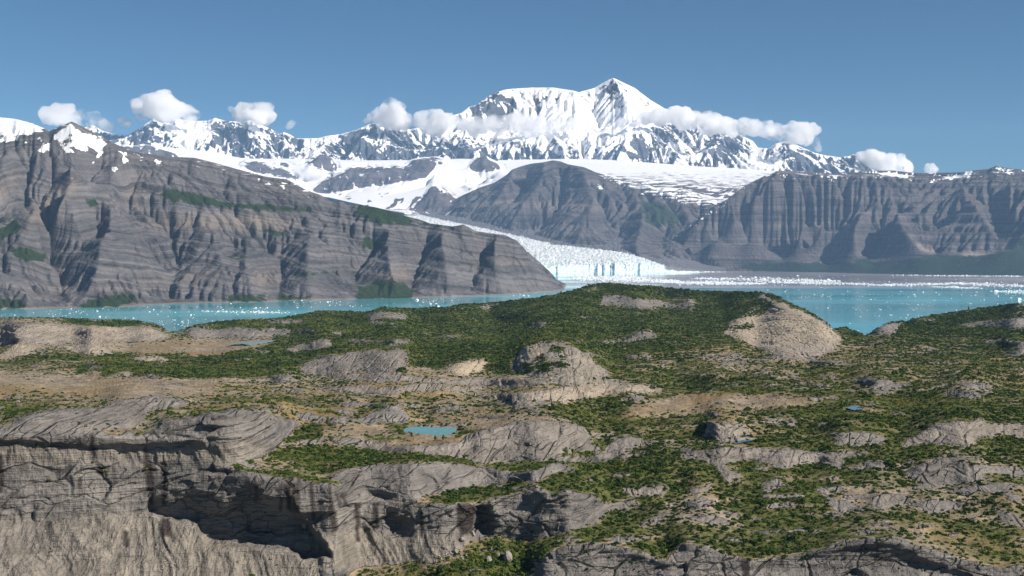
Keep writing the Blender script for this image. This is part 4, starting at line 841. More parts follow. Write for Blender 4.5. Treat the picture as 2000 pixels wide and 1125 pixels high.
def solve_depth():
    j0 = int((540 - RY0) / RS); px = RXX[0]; py = RYY[j0:, 0]
    L0 = np.log(interp2(DX_, DY_, DT_, px, py)); L0 = blur(L0, 9)
    g0 = np.gradient(L0, RS, axis=0)
    T = (py[:, None] - HY) / F
    g = np.zeros_like(L0)
    PXX, PYY = RXX[j0:], RYY[j0:]
    wxp = PXX + 5 * fbm(PXX / 26, PYY / 18, 3, 101); wyp = PYY + 3.5 * fbm(PXX / 26, PYY / 18, 3, 102)
    rock = np.zeros_like(L0); cream = np.zeros_like(L0)
    for poly, s, c in ROCKS:
        m = inpoly(poly, wxp, wyp)
        gs = -1 / F / (s * 1.25 + T)
        g = np.where(m, (gs - g0) * (0.22 if abs(s - 0.42) < .001 else 0.55 if s < 0.75 else 0.7 if s < 1.4 else 1.0), g); rock = np.where(m, 1.0, rock); cream = np.where(m, c, cream)
    lg = fbm(PXX / 95 + 7, PYY / 9.5, 4, 131) + 0.35 * fbm(PXX / 400, PYY / 60, 2, 132)
    ledge = (lg > 0.34) & (rock < 0.5) & (PYY > 575) & (PYY < 1120)
    for p in BARE[:3] + [BANDS[0], BANDS[1], BANDS[3]]: ledge &= ~inpoly(p, PXX, PYY)
    g = np.where(ledge, -1 / F / (0.42 + T) - g0, g)
    tal = np.zeros_like(L0)
    for p in TALUS: tal = np.maximum(tal, inpoly(p, wxp, wyp))
    tm = inpoly(TALUS[0], wxp, wyp) | inpoly(TALUS[1], wxp, wyp)
    g = np.where(tm, (-1 / F / (0.9 + T)) - g0, g)
    # rolling ground: risers and treads between the outcrops
    roll = fbm(PXX / 210 + 3, PYY / 26, 4, 103)
    g = np.where((rock < 0.5) & ~ledge, -g0 * 0.75 * np.clip(roll * 1.6, -0.8, 0.9), g)
    rock = np.maximum(rock, 0.95 * ledge)
    # walk up each sight column: faces hold their distance, the ground behind a crest falls back to the plan
    isr = blur(((rock > 0.5) | tm).astype(float), 1, 1)
    D = np.zeros_like(g); cur = np.zeros(g.shape[1])
    for j in range(g.shape[0] - 1, -1, -1):
        relax = np.where(cur < 0, np.minimum(-cur * 0.055, 2.0 * -g0[j] * RS), np.maximum(-cur * 0.03, -0.7 * -g0[j] * RS))
        cur = cur - g[j] * RS + relax * (1 - isr[j])
        D[j] = cur
    D = blur(np.pad(D, ((0, 0), (0, 0))), 1, 1)
    k = np.exp(-0.5 * (np.arange(-24, 25) / 6.5) ** 2); k /= k.sum()
    Dp = np.pad(D, ((0, 0), (24, 24)), mode='edge'); D = sum(w * Dp[:, o:o + D.shape[1]] for o, w in enumerate(k))
    full = np.zeros(RXX.shape); full[j0:] = L0 + D; full[:j0] = full[j0]
    def lift(a):
        b = np.zeros(RXX.shape); b[j0:] = a; b[:j0] = a[0]; return b
    cut = np.zeros_like(L0)
    alc = blur(inpoly([(285, 1000), (288, 975), (310, 940), (400, 925), (500, 935), (560, 960), (590, 1005), (610, 1035), (648, 1090), (600, 1094), (560, 1074), (520, 1068), (480, 1063), (440, 1066), (400, 1060), (386, 1030), (350, 1018), (320, 1013)], wxp + 5 * fbm(PXX / 15, PYY / 12, 3, 104), wyp + 4 * fbm(PXX / 15, PYY / 12, 3, 105)).astype(float), 1.2, 2)
    cut += alc * 22 * sstep(945, 1030, PYY + 10 * fbm(PXX / 60, PYY / 60, 3, 106)) * (1 + 0.12 * fbm(PXX / 40, PYY / 5, 3, 107))
    for poly, d, so in CUTS[1:]: cut += d * blur(inpoly(poly, wxp * .35 + PXX * .65, wyp * .35 + PYY * .65).astype(float), so, 2)
    st = blur(sum(inpoly(p, PXX + 1.5 * fbm(PXX / 6, PYY / 14, 2, 108), PYY) for p in STREAKS).clip(0, 1).astype(float), 1, 1) ** 0.55
    return full, lift(blur(rock, 1, 1)), lift(blur(cream, 2, 2)), lift(blur(tal.astype(float), 2, 2)), lift(cut), lift(st)

# how thickly shrubs cover the ground, by picture column (every 200) and row
VX_ = [-330, 0, 200, 400, 600, 800, 1000, 1200, 1400, 1600, 1800, 2000, 2340]
VY_ = [550, 600, 640, 665, 680, 700, 722, 740, 760, 780, 800, 840, 880, 920, 960, 1000, 1040, 1080, 1125]
VT_ = [[.9] * 13,
       [.6, .6, .6, .8, .85, .85, .85, .85, .85, .8, .85, .85, .85], [.15, .15, .2, .8, .85, .88, .88, .88, .85, .6, .85, .85, .85], [.1, .1, .1, .45, .85, .85, .85, .85, .7, .5, .75, .85, .85], [.4, .4, .25, .2, .6, .75, .85, .8, .55, .35, .6, .75, .7],
       [.6, .6, .75, .92, .75, .8, .88, .72, .5, .5, .6, .7, .7], [.45, .45, .45, .85, .6, .25, .6, .65, .5, .6, .58, .6, .6], [.12, .12, .12, .25, .4, .35, .3, .6, .65, .6, .58, .55, .55], [.2, .2, .15, .35, .4, .35, .35, .6, .7, .7, .65, .65, .65],
       [.5, .5, .3, .5, .55, .5, .5, .75, .35, .65, .8, .75, .75], [.6, .6, .5, .5, .45, .5, .55, .65, .35, .75, .85, .82, .82], [.35, .35, .3, .45, .4, .5, .4, .7, .75, .7, .75, .65, .65], [.1, .1, .1, .2, .6, .65, .6, .7, .65, .7, .75, .72, .7],
       [.1, .1, .1, .2, .6, .7, .7, .78, .68, .75, .65, .6, .6], [.05, .05, .05, .05, .3, .5, .75, .8, .75, .78, .6, .6, .6], [.05, .05, .05, .05, .1, .3, .6, .75, .7, .66, .5, .48, .5], [.05, .05, .05, .05, .1, .3, .6, .8, .72, .75, .55, .5, .5], [.05, .05, .05, .05, .15, .4, .8, .6, .65, .6, .5, .5, .5], [.05, .05, .05, .05, .3, .6, .8, .6, .5, .5, .4, .4, .4]]
BANDS = [  # thick belts of shrub
    [(450, 890), (520, 880), (600, 872), (700, 876), (800, 884), (900, 895), (1000, 905), (1080, 900), (1150, 905), (1200, 893), (1260, 880), (1260, 910), (1150, 912), (1080, 906), (1050, 916), (1000, 918), (930, 910), (850, 905), (760, 907), (700, 912), (640, 905), (560, 896)],
    [(430, 915), (470, 908), (500, 918), (560, 924), (640, 936), (676, 944), (672, 950), (600, 944), (540, 940), (480, 936)], [(840, 975), (880, 958), (930, 952), (1040, 942), (1130, 918), (1200, 905), (1300, 900), (1300, 950), (1200, 960), (1150, 965), (1090, 958), (1000, 965), (940, 975), (870, 985)],
    [(640, 700), (700, 690), (800, 684), (870, 664), (1000, 655), (1060, 640), (1080, 660), (1020, 680), (1000, 705), (990, 720), (940, 725), (955, 706), (930, 698), (880, 714), (860, 722), (800, 715), (800, 690)], [(400, 690), (470, 682), (560, 664), (630, 662), (660, 672), (600, 700), (580, 715), (540, 735), (400, 742), (200, 738), (200, 712), (350, 712)],
    [(180, 682), (260, 690), (250, 704), (260, 720), (180, 720), (150, 735), (150, 715), (190, 705)], [(100, 627), (160, 622), (260, 627), (300, 634), (296, 640), (220, 638), (120, 631)], [(920, 1075), (1000, 1055), (1060, 1065), (1050, 1090), (1030, 1125), (900, 1125), (840, 1120), (880, 1100)], [(1210, 1075), (1300, 1050), (1480, 1050), (1650, 1040), (1650, 1056), (1560, 1080), (1480, 1080), (1320, 1066), (1300, 1095)],
    [(590, 866), (640, 850), (700, 835), (705, 842), (660, 858), (600, 872)], [(540, 868), (570, 850), (600, 830), (640, 835), (620, 850), (580, 866)], [(770, 842), (780, 832), (800, 832), (790, 855)], [(890, 850), (900, 835), (920, 840), (910, 855)], [(1345, 846), (1370, 826), (1390, 828), (1372, 848)], [(1520, 582), (1540, 590), (1600, 620), (1596, 625), (1560, 606), (1524, 588)], [(1380, 900), (1420, 905), (1420, 925), (1385, 920)], [(1435, 905), (1460, 905), (1500, 915), (1490, 928), (1440, 925)],
    [(560, 690), (650, 672), (700, 680), (640, 700), (580, 712)], [(1690, 656), (1735, 632), (1800, 622), (1900, 608), (2000, 594), (2340, 572), (2340, 640), (2000, 652), (1900, 662), (1780, 662)], [(1640, 652), (1670, 642), (1700, 656), (1660, 662)]]
BARE = [[(795, 838), (815, 833), (893, 834), (886, 860), (830, 860), (800, 855)], [(330, 668), (440, 664), (480, 682), (420, 700), (340, 690), (230, 692), (210, 680)], [(440, 662), (540, 664), (500, 684), (470, 682)], [(895, 822), (960, 812), (1060, 812), (1120, 822), (1050, 822), (960, 838)], [(1250, 792), (1330, 775), (1500, 772), (1590, 782), (1560, 795), (1400, 790), (1330, 805), (1260, 812), (1200, 820)], [(0, 742), (300, 738), (420, 745), (410, 770), (250, 778), (100, 760), (0, 760)], [(660, 838), (750, 830), (765, 845), (700, 855), (630, 855)], [(1340, 965), (1400, 965), (1400, 985), (1350, 990)], [(1320, 1005), (1420, 1005), (1430, 1020), (1330, 1020)], [(1650, 955), (1780, 955), (1780, 968), (1700, 985), (1650, 980)], [(1660, 795), (1690, 793), (1690, 802), (1655, 802)], [(1408, 868), (1440, 860), (1470, 858), (1450, 868)]]
TONGUES = [[(1400, 586), (1470, 584), (1516, 594), (1500, 604), (1400, 610)], [(1390, 612), (1480, 606), (1506, 608), (1480, 616), (1430, 626), (1390, 632)], [(1430, 640), (1470, 634), (1476, 640), (1430, 648)], [(1518, 609), (1534, 608), (1532, 612), (1518, 612)], [(1072, 680), (1102, 679), (1102, 688), (1080, 689)], [(1050, 697), (1066, 695), (1064, 706), (1050, 706)], [(1000, 712), (1080, 708), (1130, 716), (1060, 722)], [(960, 724), (1060, 722), (1092, 728), (960, 731)], [(1095, 698), (1106, 697), (1105, 704), (1094, 704)], [(1270, 758), (1282, 752), (1290, 757), (1276, 762)], [(1098, 880), (1160, 878), (1164, 890), (1100, 892)]]
LAND = {}

def land_mat():
    t = NT('moraine_ground')
    pos = t.pos(); rock = t.attr('rock'); cream = t.attr('cream'); tal = t.attr('talus'); st = t.attr('streak'); vg = t.attr('veg')
    sep = t.n('ShaderNodeSeparateXYZ'); t.l(pos, sep.inputs[0])
    n_big = t.noise(pos, 1 / 160.0, 5, 0.6); n_mid = t.noise(pos, 1 / 28.0, 6, 0.65); n_fine = t.noise(pos, 1 / 5.0, 5, 0.65)
    # dry ground: gravel, ochre moss, short green growth
    g = t.mix(t.maprange(n_mid, 0.38, 0.66), (0.18, 0.157, 0.13), (0.38, 0.315, 0.23))
    g = t.mix(t.maprange(t.math('ADD', t.math('MULTIPLY', n_big, 0.7), t.math('MULTIPLY', n_fine, 0.3)), 0.44, 0.60, 0, 0.85), g, (0.24, 0.17, 0.075))
    gr = t.noise(t.mapping(pos, (1, 1, 1), (0, 0, 0.6)), 1 / 75.0, 6, 0.68)
    gm = t.maprange(t.math('ADD', t.math('MULTIPLY', vg, 0.62), gr), 0.74, 0.92)
    g = t.mix(gm, g, t.mix(t.maprange(n_fine, 0.35, 0.65), (0.045, 0.058, 0.018), (0.13, 0.13, 0.042)))
    # bare bedrock: grey, fluted down the face, faintly bedded
    cmb = t.n('ShaderNodeCombineXYZ')
    t.l(t.math('MULTIPLY', sep.outputs[0], 1 / 5.5), cmb.inputs[0]); t.l(t.math('MULTIPLY', sep.outputs[1], 1 / 14.0), cmb.inputs[1])
    t.l(t.math('MULTIPLY', t.math('ADD', sep.outputs[2], t.math('MULTIPLY', sep.outputs[0], 0.5)), 1 / 60.0), cmb.inputs[2])
    rill = t.noise(cmb.outputs[0], 1.0, 5, 0.62, 0.35)
    bed = t.noise(t.mapping(pos, (1 / 260.0, 1 / 260.0, 1 / 5.0)), 1.0, 5, 0.7)
    rw = t.math('ADD', 0.35, t.math('ADD', t.math('MULTIPLY', tal, 0.35), t.math('MULTIPLY', cream, 1.0)))
    rf = t.math('ADD', t.math('MULTIPLY', t.math('SUBTRACT', rill, 0.5), t.math('MULTIPLY', rw, 0.6)), t.math('ADD', t.math('MULTIPLY', bed, 0.42), t.math('ADD', t.math('MULTIPLY', n_mid, 0.45), t.math('MULTIPLY', n_big, 0.33))))
    r = t.mix(t.maprange(rf, 0.44, 0.78), (0.10, 0.096, 0.094), (0.288, 0.268, 0.247))
    r = t.mix(t.math('MULTIPLY', tal, t.maprange(n_big, 0.3, 0.6, 0.35, 0.85)), r, t.mix(t.maprange(rill, 0.35, 0.65), (0.165, 0.15, 0.128), (0.315, 0.282, 0.235)))
    r = t.mix(t.math('MULTIPLY', cream, t.maprange(rill, 0.3, 0.65, 0.55, 1.0)), r, (0.58, 0.48, 0.34))
    crack = t.attr('crack')
    r = t.mix(1.0, r, t.mix(t.attr('plate'), (0.86, 0.86, 0.87), (1.14, 1.13, 1.11)), 'MULTIPLY')
    sv = t.noise(t.mapping(pos, (1 / 7.0, 1 / 16.0, 1 / 150.0)), 1.0, 3, 0.55)
    gn = t.n('ShaderNodeNewGeometry'); gs = t.n('ShaderNodeSeparateXYZ'); t.l(gn.outputs['True Normal'], gs.inputs[0])
    stain = t.math('MULTIPLY', t.maprange(sv, 0.60, 0.68), t.math('MULTIPLY', t.maprange(gs.outputs[2], 0.35, 0.6, 1.0, 0.0), t.math('MULTIPLY', t.maprange(n_big, 0.45, 0.6), t.math('SUBTRACT', 1.0, tal, clamp=True))))
    r = t.mix(t.math('MULTIPLY', stain, 0.6), r, (0.06, 0.052, 0.05))
    r = t.mix(t.math('MULTIPLY', crack, 0.26), r, (0.06, 0.055, 0.052))
    r = t.mix(t.math('MULTIPLY', st, 0.92, clamp=True), r, (0.04, 0.033, 0.031))
    rm = t.maprange(t.math('ADD', rock, t.math('MULTIPLY', t.math('SUBTRACT', t.noise(pos, 1 / 14.0, 5, 0.65), 0.5), 0.7)), 0.42, 0.58)
    c = t.mix(rm, g, r)
    h = t.math('ADD', t.math('MULTIPLY', rill, t.math('MULTIPLY', rm, rw)), t.math('ADD', t.math('MULTIPLY', bed, t.math('MULTIPLY', rm, 0.9)), t.math('ADD', t.math('MULTIPLY', n_mid, 1.1), t.math('MULTIPLY', n_fine, 0.35))))
    h = t.math('SUBTRACT', h, t.math('MULTIPLY', t.math('MULTIPLY', crack, rm), 0.5))
    t.pbsdf(c, 0.95, t.bump(h, 1.0, 7.0), 0.12)
    return t.m

def build_land():
    Lr, rock_r, cream_r, tal_r, cut_r, st_r = solve_depth()
    px = np.concatenate([np.arange(-1230, -330, 10.0), np.arange(-330, 2340.1, 2.0), np.arange(2350, 3300, 10.0)])
    sky = lerpline(SKY, px)
    nr = 500; q = np.linspace(0, 1, nr) ** 1.0
    PX = np.broadcast_to(px[None], (nr, len(px))).copy()
    PY = sky[None] + (1186 - sky)[None] * q[:, None]
    Yr = np.exp(samp(Lr, PX, PY)); rock = samp(rock_r, PX, PY); cream = samp(cream_r, PX, PY); tal = samp(tal_r, PX, PY); st = samp(st_r, PX, PY)
    Yr = Yr + samp(cut_r, PX, PY)
    P = np.stack([(PX - 1000) / F * Yr, Yr, H - (PY - HY) / F * Yr], -1)
    d0 = np.gradient(P, axis=0); d1 = np.gradient(P, axis=1)
    N = np.cross(d0, d1); N = N / np.maximum(np.linalg.norm(N, axis=-1, keepdims=True), 1e-9)
    N *= np.where(N[..., 2:3] < -0.2, -1, 1) if np.median(N[..., 2]) > 0 else -1
    for k in range(3): N[..., k] = blur(N[..., k], 6, 2)
    N = N / np.maximum(np.linalg.norm(N, axis=-1, keepdims=True), 1e-9)
    X, Y, Z = P[..., 0], P[..., 1], P[..., 2]
    steep = 1 - np.abs(N[..., 2])
    face = rock * sstep(0.0, 0.22, steep)
    fade = sstep(0, 0.05, q)[:, None]
    a = X + 0.55 * Z; wob = 14 * fbm(X / 60, Z / 60, 2, 117)
    flute = ridged((a + wob) / 16, Z / 90, 4, 111) * 1.7 - 1.0
    fine = ridged((a + wob) / 5.5, Z / 30, 3, 112) - 0.6
    lump = fbm(X / 46, Z / 30 + Y / 60, 5, 113)
    led = fbm(X / 240, Z / 7.5, 4, 114)
    scale = np.clip(Y / 1100, 0.8, 2.2)
    wq = 9 * fbm(X / 30, Z / 22, 3, 118)
    pl1, ck1, hh1 = facets((a + wq) / 44, (Z - 0.25 * X + 0.5 * wq) / 15, 3); pl2, ck2, hh2 = facets((a + wq) / 15, (Z - 0.2 * X + wq * .4) / 5.5, 5)
    step = Z + 5 * fbm(X / 130, Y / 130, 3, 119)
    tz = (step / 13.0) % 1.0; shelf = np.where(tz < 0.8, tz / 0.8, (1 - tz) / 0.2) - 0.5
    up = (1 - tal)
    msk = sstep(-0.15, 0.2, fbm(X / 90, Y / 90 + Z / 40, 3, 123))
    crack = np.maximum(sstep(0.085, 0.01, ck1) * (0.35 + 0.65 * msk), 0.6 * sstep(0.10, 0.01, ck2) * msk) * (1 - 0.8 * tal)
    plate = 0.6 * hh1 + 0.4 * hh2
    disp = face * scale * (2.0 * lump + up * (1.5 * led + 3.0 * pl1 + 1.5 * pl2 - 0.8 * sstep(0.10, 0.0, ck1) + 1.5 * shelf * sstep(-.1, .3, fbm(X / 180, Z / 60, 2, 120))) + flute * (0.45 + 1.5 * tal + 2.2 * cream) + tal * 5.5 * (ridged((a + 1.6 * wob) / 40, Z / 130, 3, 121) - 0.55) - tal * 1.6 * np.abs(fbm(X / 120, Z / 9, 3, 122)) + fine * (0.35 + 0.7 * tal)) + rock * cream * sstep(2400, 3200, Y) * (11 * (ridged((X + 0.9 * Z + 0.25 * Y + 2 * wob) / 46, Z / 260, 3, 124) - 0.5) + 5 * np.abs(fbm(X / 400, Z / 11, 3, 125)))
    hz = (1 - face) * (3.2 * fbm(X / 85, Y / 60, 4, 115) + 1.2 * fbm(X / 18, Y / 16, 4, 116)) * np.clip(scale, .8, 1.4)
    P = P + N * disp[..., None] * (0.3 + 0.7 * fade[..., None]); P[..., 2] += hz * fade
    veg = interp2(VX_, VY_, VT_, RXX[0], np.linspace(550, 1190, 321))
    vr = np.zeros(RXX.shape)
    ii = np.clip(((RYY[:, 0] - 550) / 2).astype(int), 0, 320); vr = veg[ii]
    bands = raster(BANDS, 1.5); bare = raster(BARE, 1.5)
    vr = np.maximum(vr * 1.0, 0) ; vr = np.maximum(vr, 1.25 * bands) * (1 - 0.92 * bare)
    vr *= 1 - 0.93 * blur(rock_r, 1, 1)
    vr = np.maximum(vr, 1.1 * raster(TONGUES, 1.2))
    LAND.update(P=P, PX=PX, PY=PY, veg=vr, rock=rock_r, N=N, sky=sky)
    vv = samp(vr, PX, PY)
    # far side of the skyline, sloping under the water; and the canyon floor towards the viewer
    nb = 12; back = []
    for k in range(nb, 0, -1):
        f = k / nb; b = P[0].copy(); b[:, 1] += 1300 * f; b[:, 0] *= b[:, 1] / P[0][:, 1]
        b[:, 2] = P[0][:, 2] * (1 - f ** 0.9) - 40 * f - 4; back.append(b)
    front = []
    for k in (1, 2, 3):
        b = P[-1].copy(); b[:, 1] -= 130 * k; b[:, 0] *= b[:, 1] / P[-1][:, 1]; b[:, 2] -= 25 * k; front.append(b)
    A = np.concatenate([np.stack(back), P, np.stack(front)], 0)
    ext = lambda m: np.concatenate([np.repeat(m[:1], nb, 0), m, np.repeat(m[-1:], 3, 0)], 0)
    A = A[::-1]; at = {k: ext(v)[::-1] for k, v in dict(rock=rock, cream=cream, talus=tal, streak=st, veg=vv, crack=crack, plate=plate).items()}
    o = grid_obj('near_hills', A[..., 0], A[..., 1], A[..., 2], land_mat(), at)
    tag(o, 'near rolling plateau of grey whaleback rock, ochre moss and scrub, cut by a canyon cliff', 'hills', kind='structure')
    pond('tarn', [(786, 842), (792, 836), (815, 833), (850, 835), (893, 835), (889, 845), (884, 853), (878, 860), (850, 859), (826, 857), (808, 853), (795, 850)], pond_z(840, 847), (0.11, 0.27, 0.235), 'small turquoise pond on the plateau above the grey cliff')
    pond('lagoon', [(440, 674), (462, 668), (500, 665), (540, 664), (520, 671), (500, 678), (478, 682), (470, 681), (492, 675), (470, 671)], pond_z(495, 673), (0.26, 0.38, 0.37), 'pale milky lagoon beside ochre mud flats near the wooded shore')
    pond('puddle', [(1652, 796), (1662, 793), (1687, 795), (1683, 799), (1675, 802), (1664, 800)], pond_z(1670, 798), (0.09, 0.15, 0.19), 'tiny blue pool among green scrub on the right')
    pond('narrow_pool', [(1428, 866), (1440, 861), (1462, 859), (1470, 860), (1450, 864), (1436, 868)], pond_z(1448, 863), (0.04, 0.09, 0.10), 'narrow dark pool at the foot of the pale pyramid rock')

def land_at(px, py):
    s = LAND; ix = np.interp(px, s['PX'][0], np.arange(s['PX'].shape[1]))
    i0 = ix.astype(int); sk = s['sky'][i0]; nr = s['PX'].shape[0]
    jy = np.clip((np.asarray(py) - sk) / (1186 - sk), 0, 1) * (nr - 1); j0 = np.minimum(jy.astype(int), nr - 2)
    return s['P'][j0, i0]

def pond_z(px, py):
    P = land_at(np.array([px] * 3) + np.array([-10, 0, 10]), np.array([py] * 3)); return float(np.median(P[:, 2])) + 1.0

# ================================================================== 10. scrub, trees, boulders
def leaf_mat():
    t = NT('scrub_leaves'); tint = t.attr('tint')
    info = t.n('ShaderNodeObjectInfo')
    geo = t.n('ShaderNodeNewGeometry'); pos = geo.outputs['Position']
    v = t.math('ADD', tint, t.math('MULTIPLY', t.noise(pos, 1 / 3.0, 3), 0.35))
    c = t.ramp(v, [(0.0, (0.024, 0.046, 0.016)), (0.4, (0.05, 0.086, 0.022)), (0.75, (0.11, 0.142, 0.034)), (1.0, (0.22, 0.19, 0.05))])
    d = t.n('ShaderNodeBsdfDiffuse'); t.l(c, d.inputs[0]); tr = t.n('ShaderNodeBsdfTranslucent'); t.l(c, tr.inputs[0])
    m = t.n('ShaderNodeMixShader'); m.inputs[0].default_value = 0.25; t.l(d.outputs[0], m.inputs[1]); t.l(tr.outputs[0], m.inputs[2])
    t.l(m.outputs[0], t.out.inputs['Surface'])
    return t.m

def shrub_proto(r, nq, size, hgt=0.75):
    """leaf clumps spread through a lumpy mound of unit radius: (nq,4,3)"""
    lobes = [(r.uniform(-.45, .45), r.uniform(-.45, .45), r.uniform(.15, .45) * hgt, r.uniform(.42, .68)) for _ in range(5)]
    Q = np.zeros((nq, 4, 3))
    for i in range(nq):
        lx, ly, lz, lr = lobes[r.integers(5)]
        d = r.normal(size=3); d[2] = abs(d[2]) * 0.9 + 0.05; d /= np.linalg.norm(d)
        p = np.array([lx, ly, lz]) + d * lr * np.array([1, 1, hgt]) * r.uniform(.75, 1.05)
        nn = d + 0.55 * r.normal(size=3); nn /= np.linalg.norm(nn)
        a = np.cross(nn, r.normal(size=3)); a /= np.linalg.norm(a); b = np.cross(nn, a)
        s = size * r.uniform(.7, 1.3)
        Q[i] = [p - a * s - b * s * .6, p + a * s * .8 - b * s * .7, p + a * s + b * s * .7, p - a * s * .7 + b * s]
    return Q

def build_veg():
    r = np.random.default_rng(33); mat = leaf_mat()
    vr = LAND['veg']
    lods = [[shrub_proto(r, 46, .24) for _ in range(6)], [shrub_proto(r, 18, .36) for _ in range(6)], [shrub_proto(r, 9, .52) for _ in range(6)]]
    cand = []
    for (y0, y1, cx, cy) in ((545, 600, 2.5, 1.3), (600, 650, 2.8, 1.3), (650, 700, 3.3, 1.5), (700, 760, 4.2, 1.9), (760, 830, 5.4, 2.5), (830, 920, 6.6, 3.2), (920, 1020, 7.8, 4.0), (1020, 1185, 9.0, 5.0)):
        X, Y = np.meshgrid(np.arange(-640, 2640, cx), np.arange(y0, y1, cy))
        X = X + r.uniform(-.7, .7, X.shape) * cx; Y = Y + r.uniform(-.7, .7, Y.shape) * cy
        cand.append(np.stack([X.ravel(), Y.ravel()], 1))
    C = np.concatenate(cand); px, py = C[:, 0], C[:, 1]
    ok = (py > lerpline(SKY, px) - 0.5) & (py < 1183); px, py = px[ok], py[ok]
    P = land_at(px, py)
    v = samp(vr, px, py)
    clump = 0.08 + 0.74 * fbm(P[:, 0] / 75, P[:, 1] / 75, 4, 201) + 0.25 * fbm(P[:, 0] / 18, P[:, 1] / 18, 2, 202)
    p = sstep(-0.16, 0.16, v - clump * 0.95) * np.clip(v * 1.6, 0, 1) + 0.035 * (v > 0.08)
    p = np.where(v > 1.0, 1.0, p)
    k = r.random(len(px)) < p
    px, py, P, v = px[k], py[k], P[k], v[k]
    n = len(px)
    dist = P[:, 1]
    rad = np.exp(r.normal(0.0, 0.40, n)) * np.clip(1.85 + (dist - 900) / 1500 * 0.9, 1.6, 4.6) * np.clip(0.55 + 0.55 * v, 0.6, 1.15)
    hs = r.uniform(0.75, 1.15, n)
    tint = np.clip(0.21 - 0.12 * ((px > 1690) & (py < 662)) + 0.70 * fbm(P[:, 0] / 190, P[:, 1] / 190, 4, 205) + r.normal(0, 0.13, n), 0, 0.9)  # headland scrub gets a darker tint, painting in its weaker, hazier light
    sizepx = rad / dist * F
    inside = (px > 4) & (px < 1996) & (py < 1120)
    order = np.argsort(-np.where(inside, sizepx * r.uniform(.9, 1.1, n), 0))[:300]
    single = np.zeros(n, bool); single[order] = True
    # the largest ones, each an object of its own
    meshes = []
    for i in range(14):
        Q = shrub_proto(r, 90, .19)
        me_o = mesh_obj('alder_shrub', Q.reshape(-1, 3), np.arange(360), 4, mat, smooth=False, attrs=dict(tint=np.full(360, r.uniform(.12, .6)) + np.repeat(r.normal(0, .06, 90), 4)))
        meshes.append(me_o)
    for c, i in enumerate(order):
        o = meshes[c] if c < 14 else meshes[c % 14].copy()
        if c >= 14: COL.objects.link(o)
        o.location = P[i] - np.array([0, 0, 0.25 * rad[i]]); o.scale = (rad[i], rad[i], rad[i] * hs[i]); o.rotation_euler = (0, 0, r.uniform(0, 6.28))
        x, y = px[i], py[i]
        if x < 700 and y < 960: g, lab = 'shrubs on the cliff ledges', 'rounded green shrub in the hanging belts on the ledges of the canyon cliff'
        elif x < 840: g, lab = 'shrubs at the cliff foot', 'rounded green shrub on the eroded slope at the foot of the canyon cliff'
        elif x < 1120 and y > 1030: g, lab = 'shrubs in the hollow by the rockfall', 'leafy green shrub in the hollow beside the fallen boulders'
        elif x < 1250: g, lab = 'shrubs above the whaleback rocks', 'dark green shrub in the thickets around the big whaleback rocks'
        elif y > 1035: g, lab = 'shrubs along the lower cliff edge', 'dark green shrub along the edge of the grey cliff at the lower right'
        else: g, lab = 'shrubs on the right slope', 'dark green shrub scattered among the ochre domes on the right slope'
        tag(o, lab, 'shrub', g)
    # everything further off: one mass
    rest = ~single
    Vs, Ts = [], []
    for li, sel in enumerate((sizepx > 5.5, (sizepx <= 5.5) & (sizepx > 3.2), sizepx <= 3.2)):
        for j in range(6):
            m = np.nonzero(rest & sel & (np.arange(n) % 6 == j))[0]
            if not len(m): continue
            Q = lods[li][j].reshape(-1, 3)
            a = r.uniform(0, 6.28, len(m)); ca, sa = np.cos(a)[:, None], np.sin(a)[:, None]
            s = rad[m][:, None]
            x = (Q[None, :, 0] * ca - Q[None, :, 1] * sa) * s + P[m, 0][:, None]; y = (Q[None, :, 0] * sa + Q[None, :, 1] * ca) * s + P[m, 1][:, None]
            z = Q[None, :, 2] * s * hs[m][:, None] + (P[m, 2] - 0.25 * rad[m])[:, None]
            Vs.append(np.stack([x, y, z], -1).reshape(-1, 3).astype(np.float32))
            Ts.append((tint[m][:, None] + np.repeat(r.normal(0, .05, (len(m), len(Q) // 4)), 4, 1)).ravel().astype(np.float32))
    V = np.concatenate(Vs)
    o = mesh_obj('scrub_thicket', V, np.arange(len(V)), 4, mat, smooth=False, attrs=dict(tint=np.concatenate(Ts)))
    tag(o, 'dense alder and willow scrub covering the plateau', 'scrub', kind='stuff')
    build_trees(mat, r); build_boulders(r)

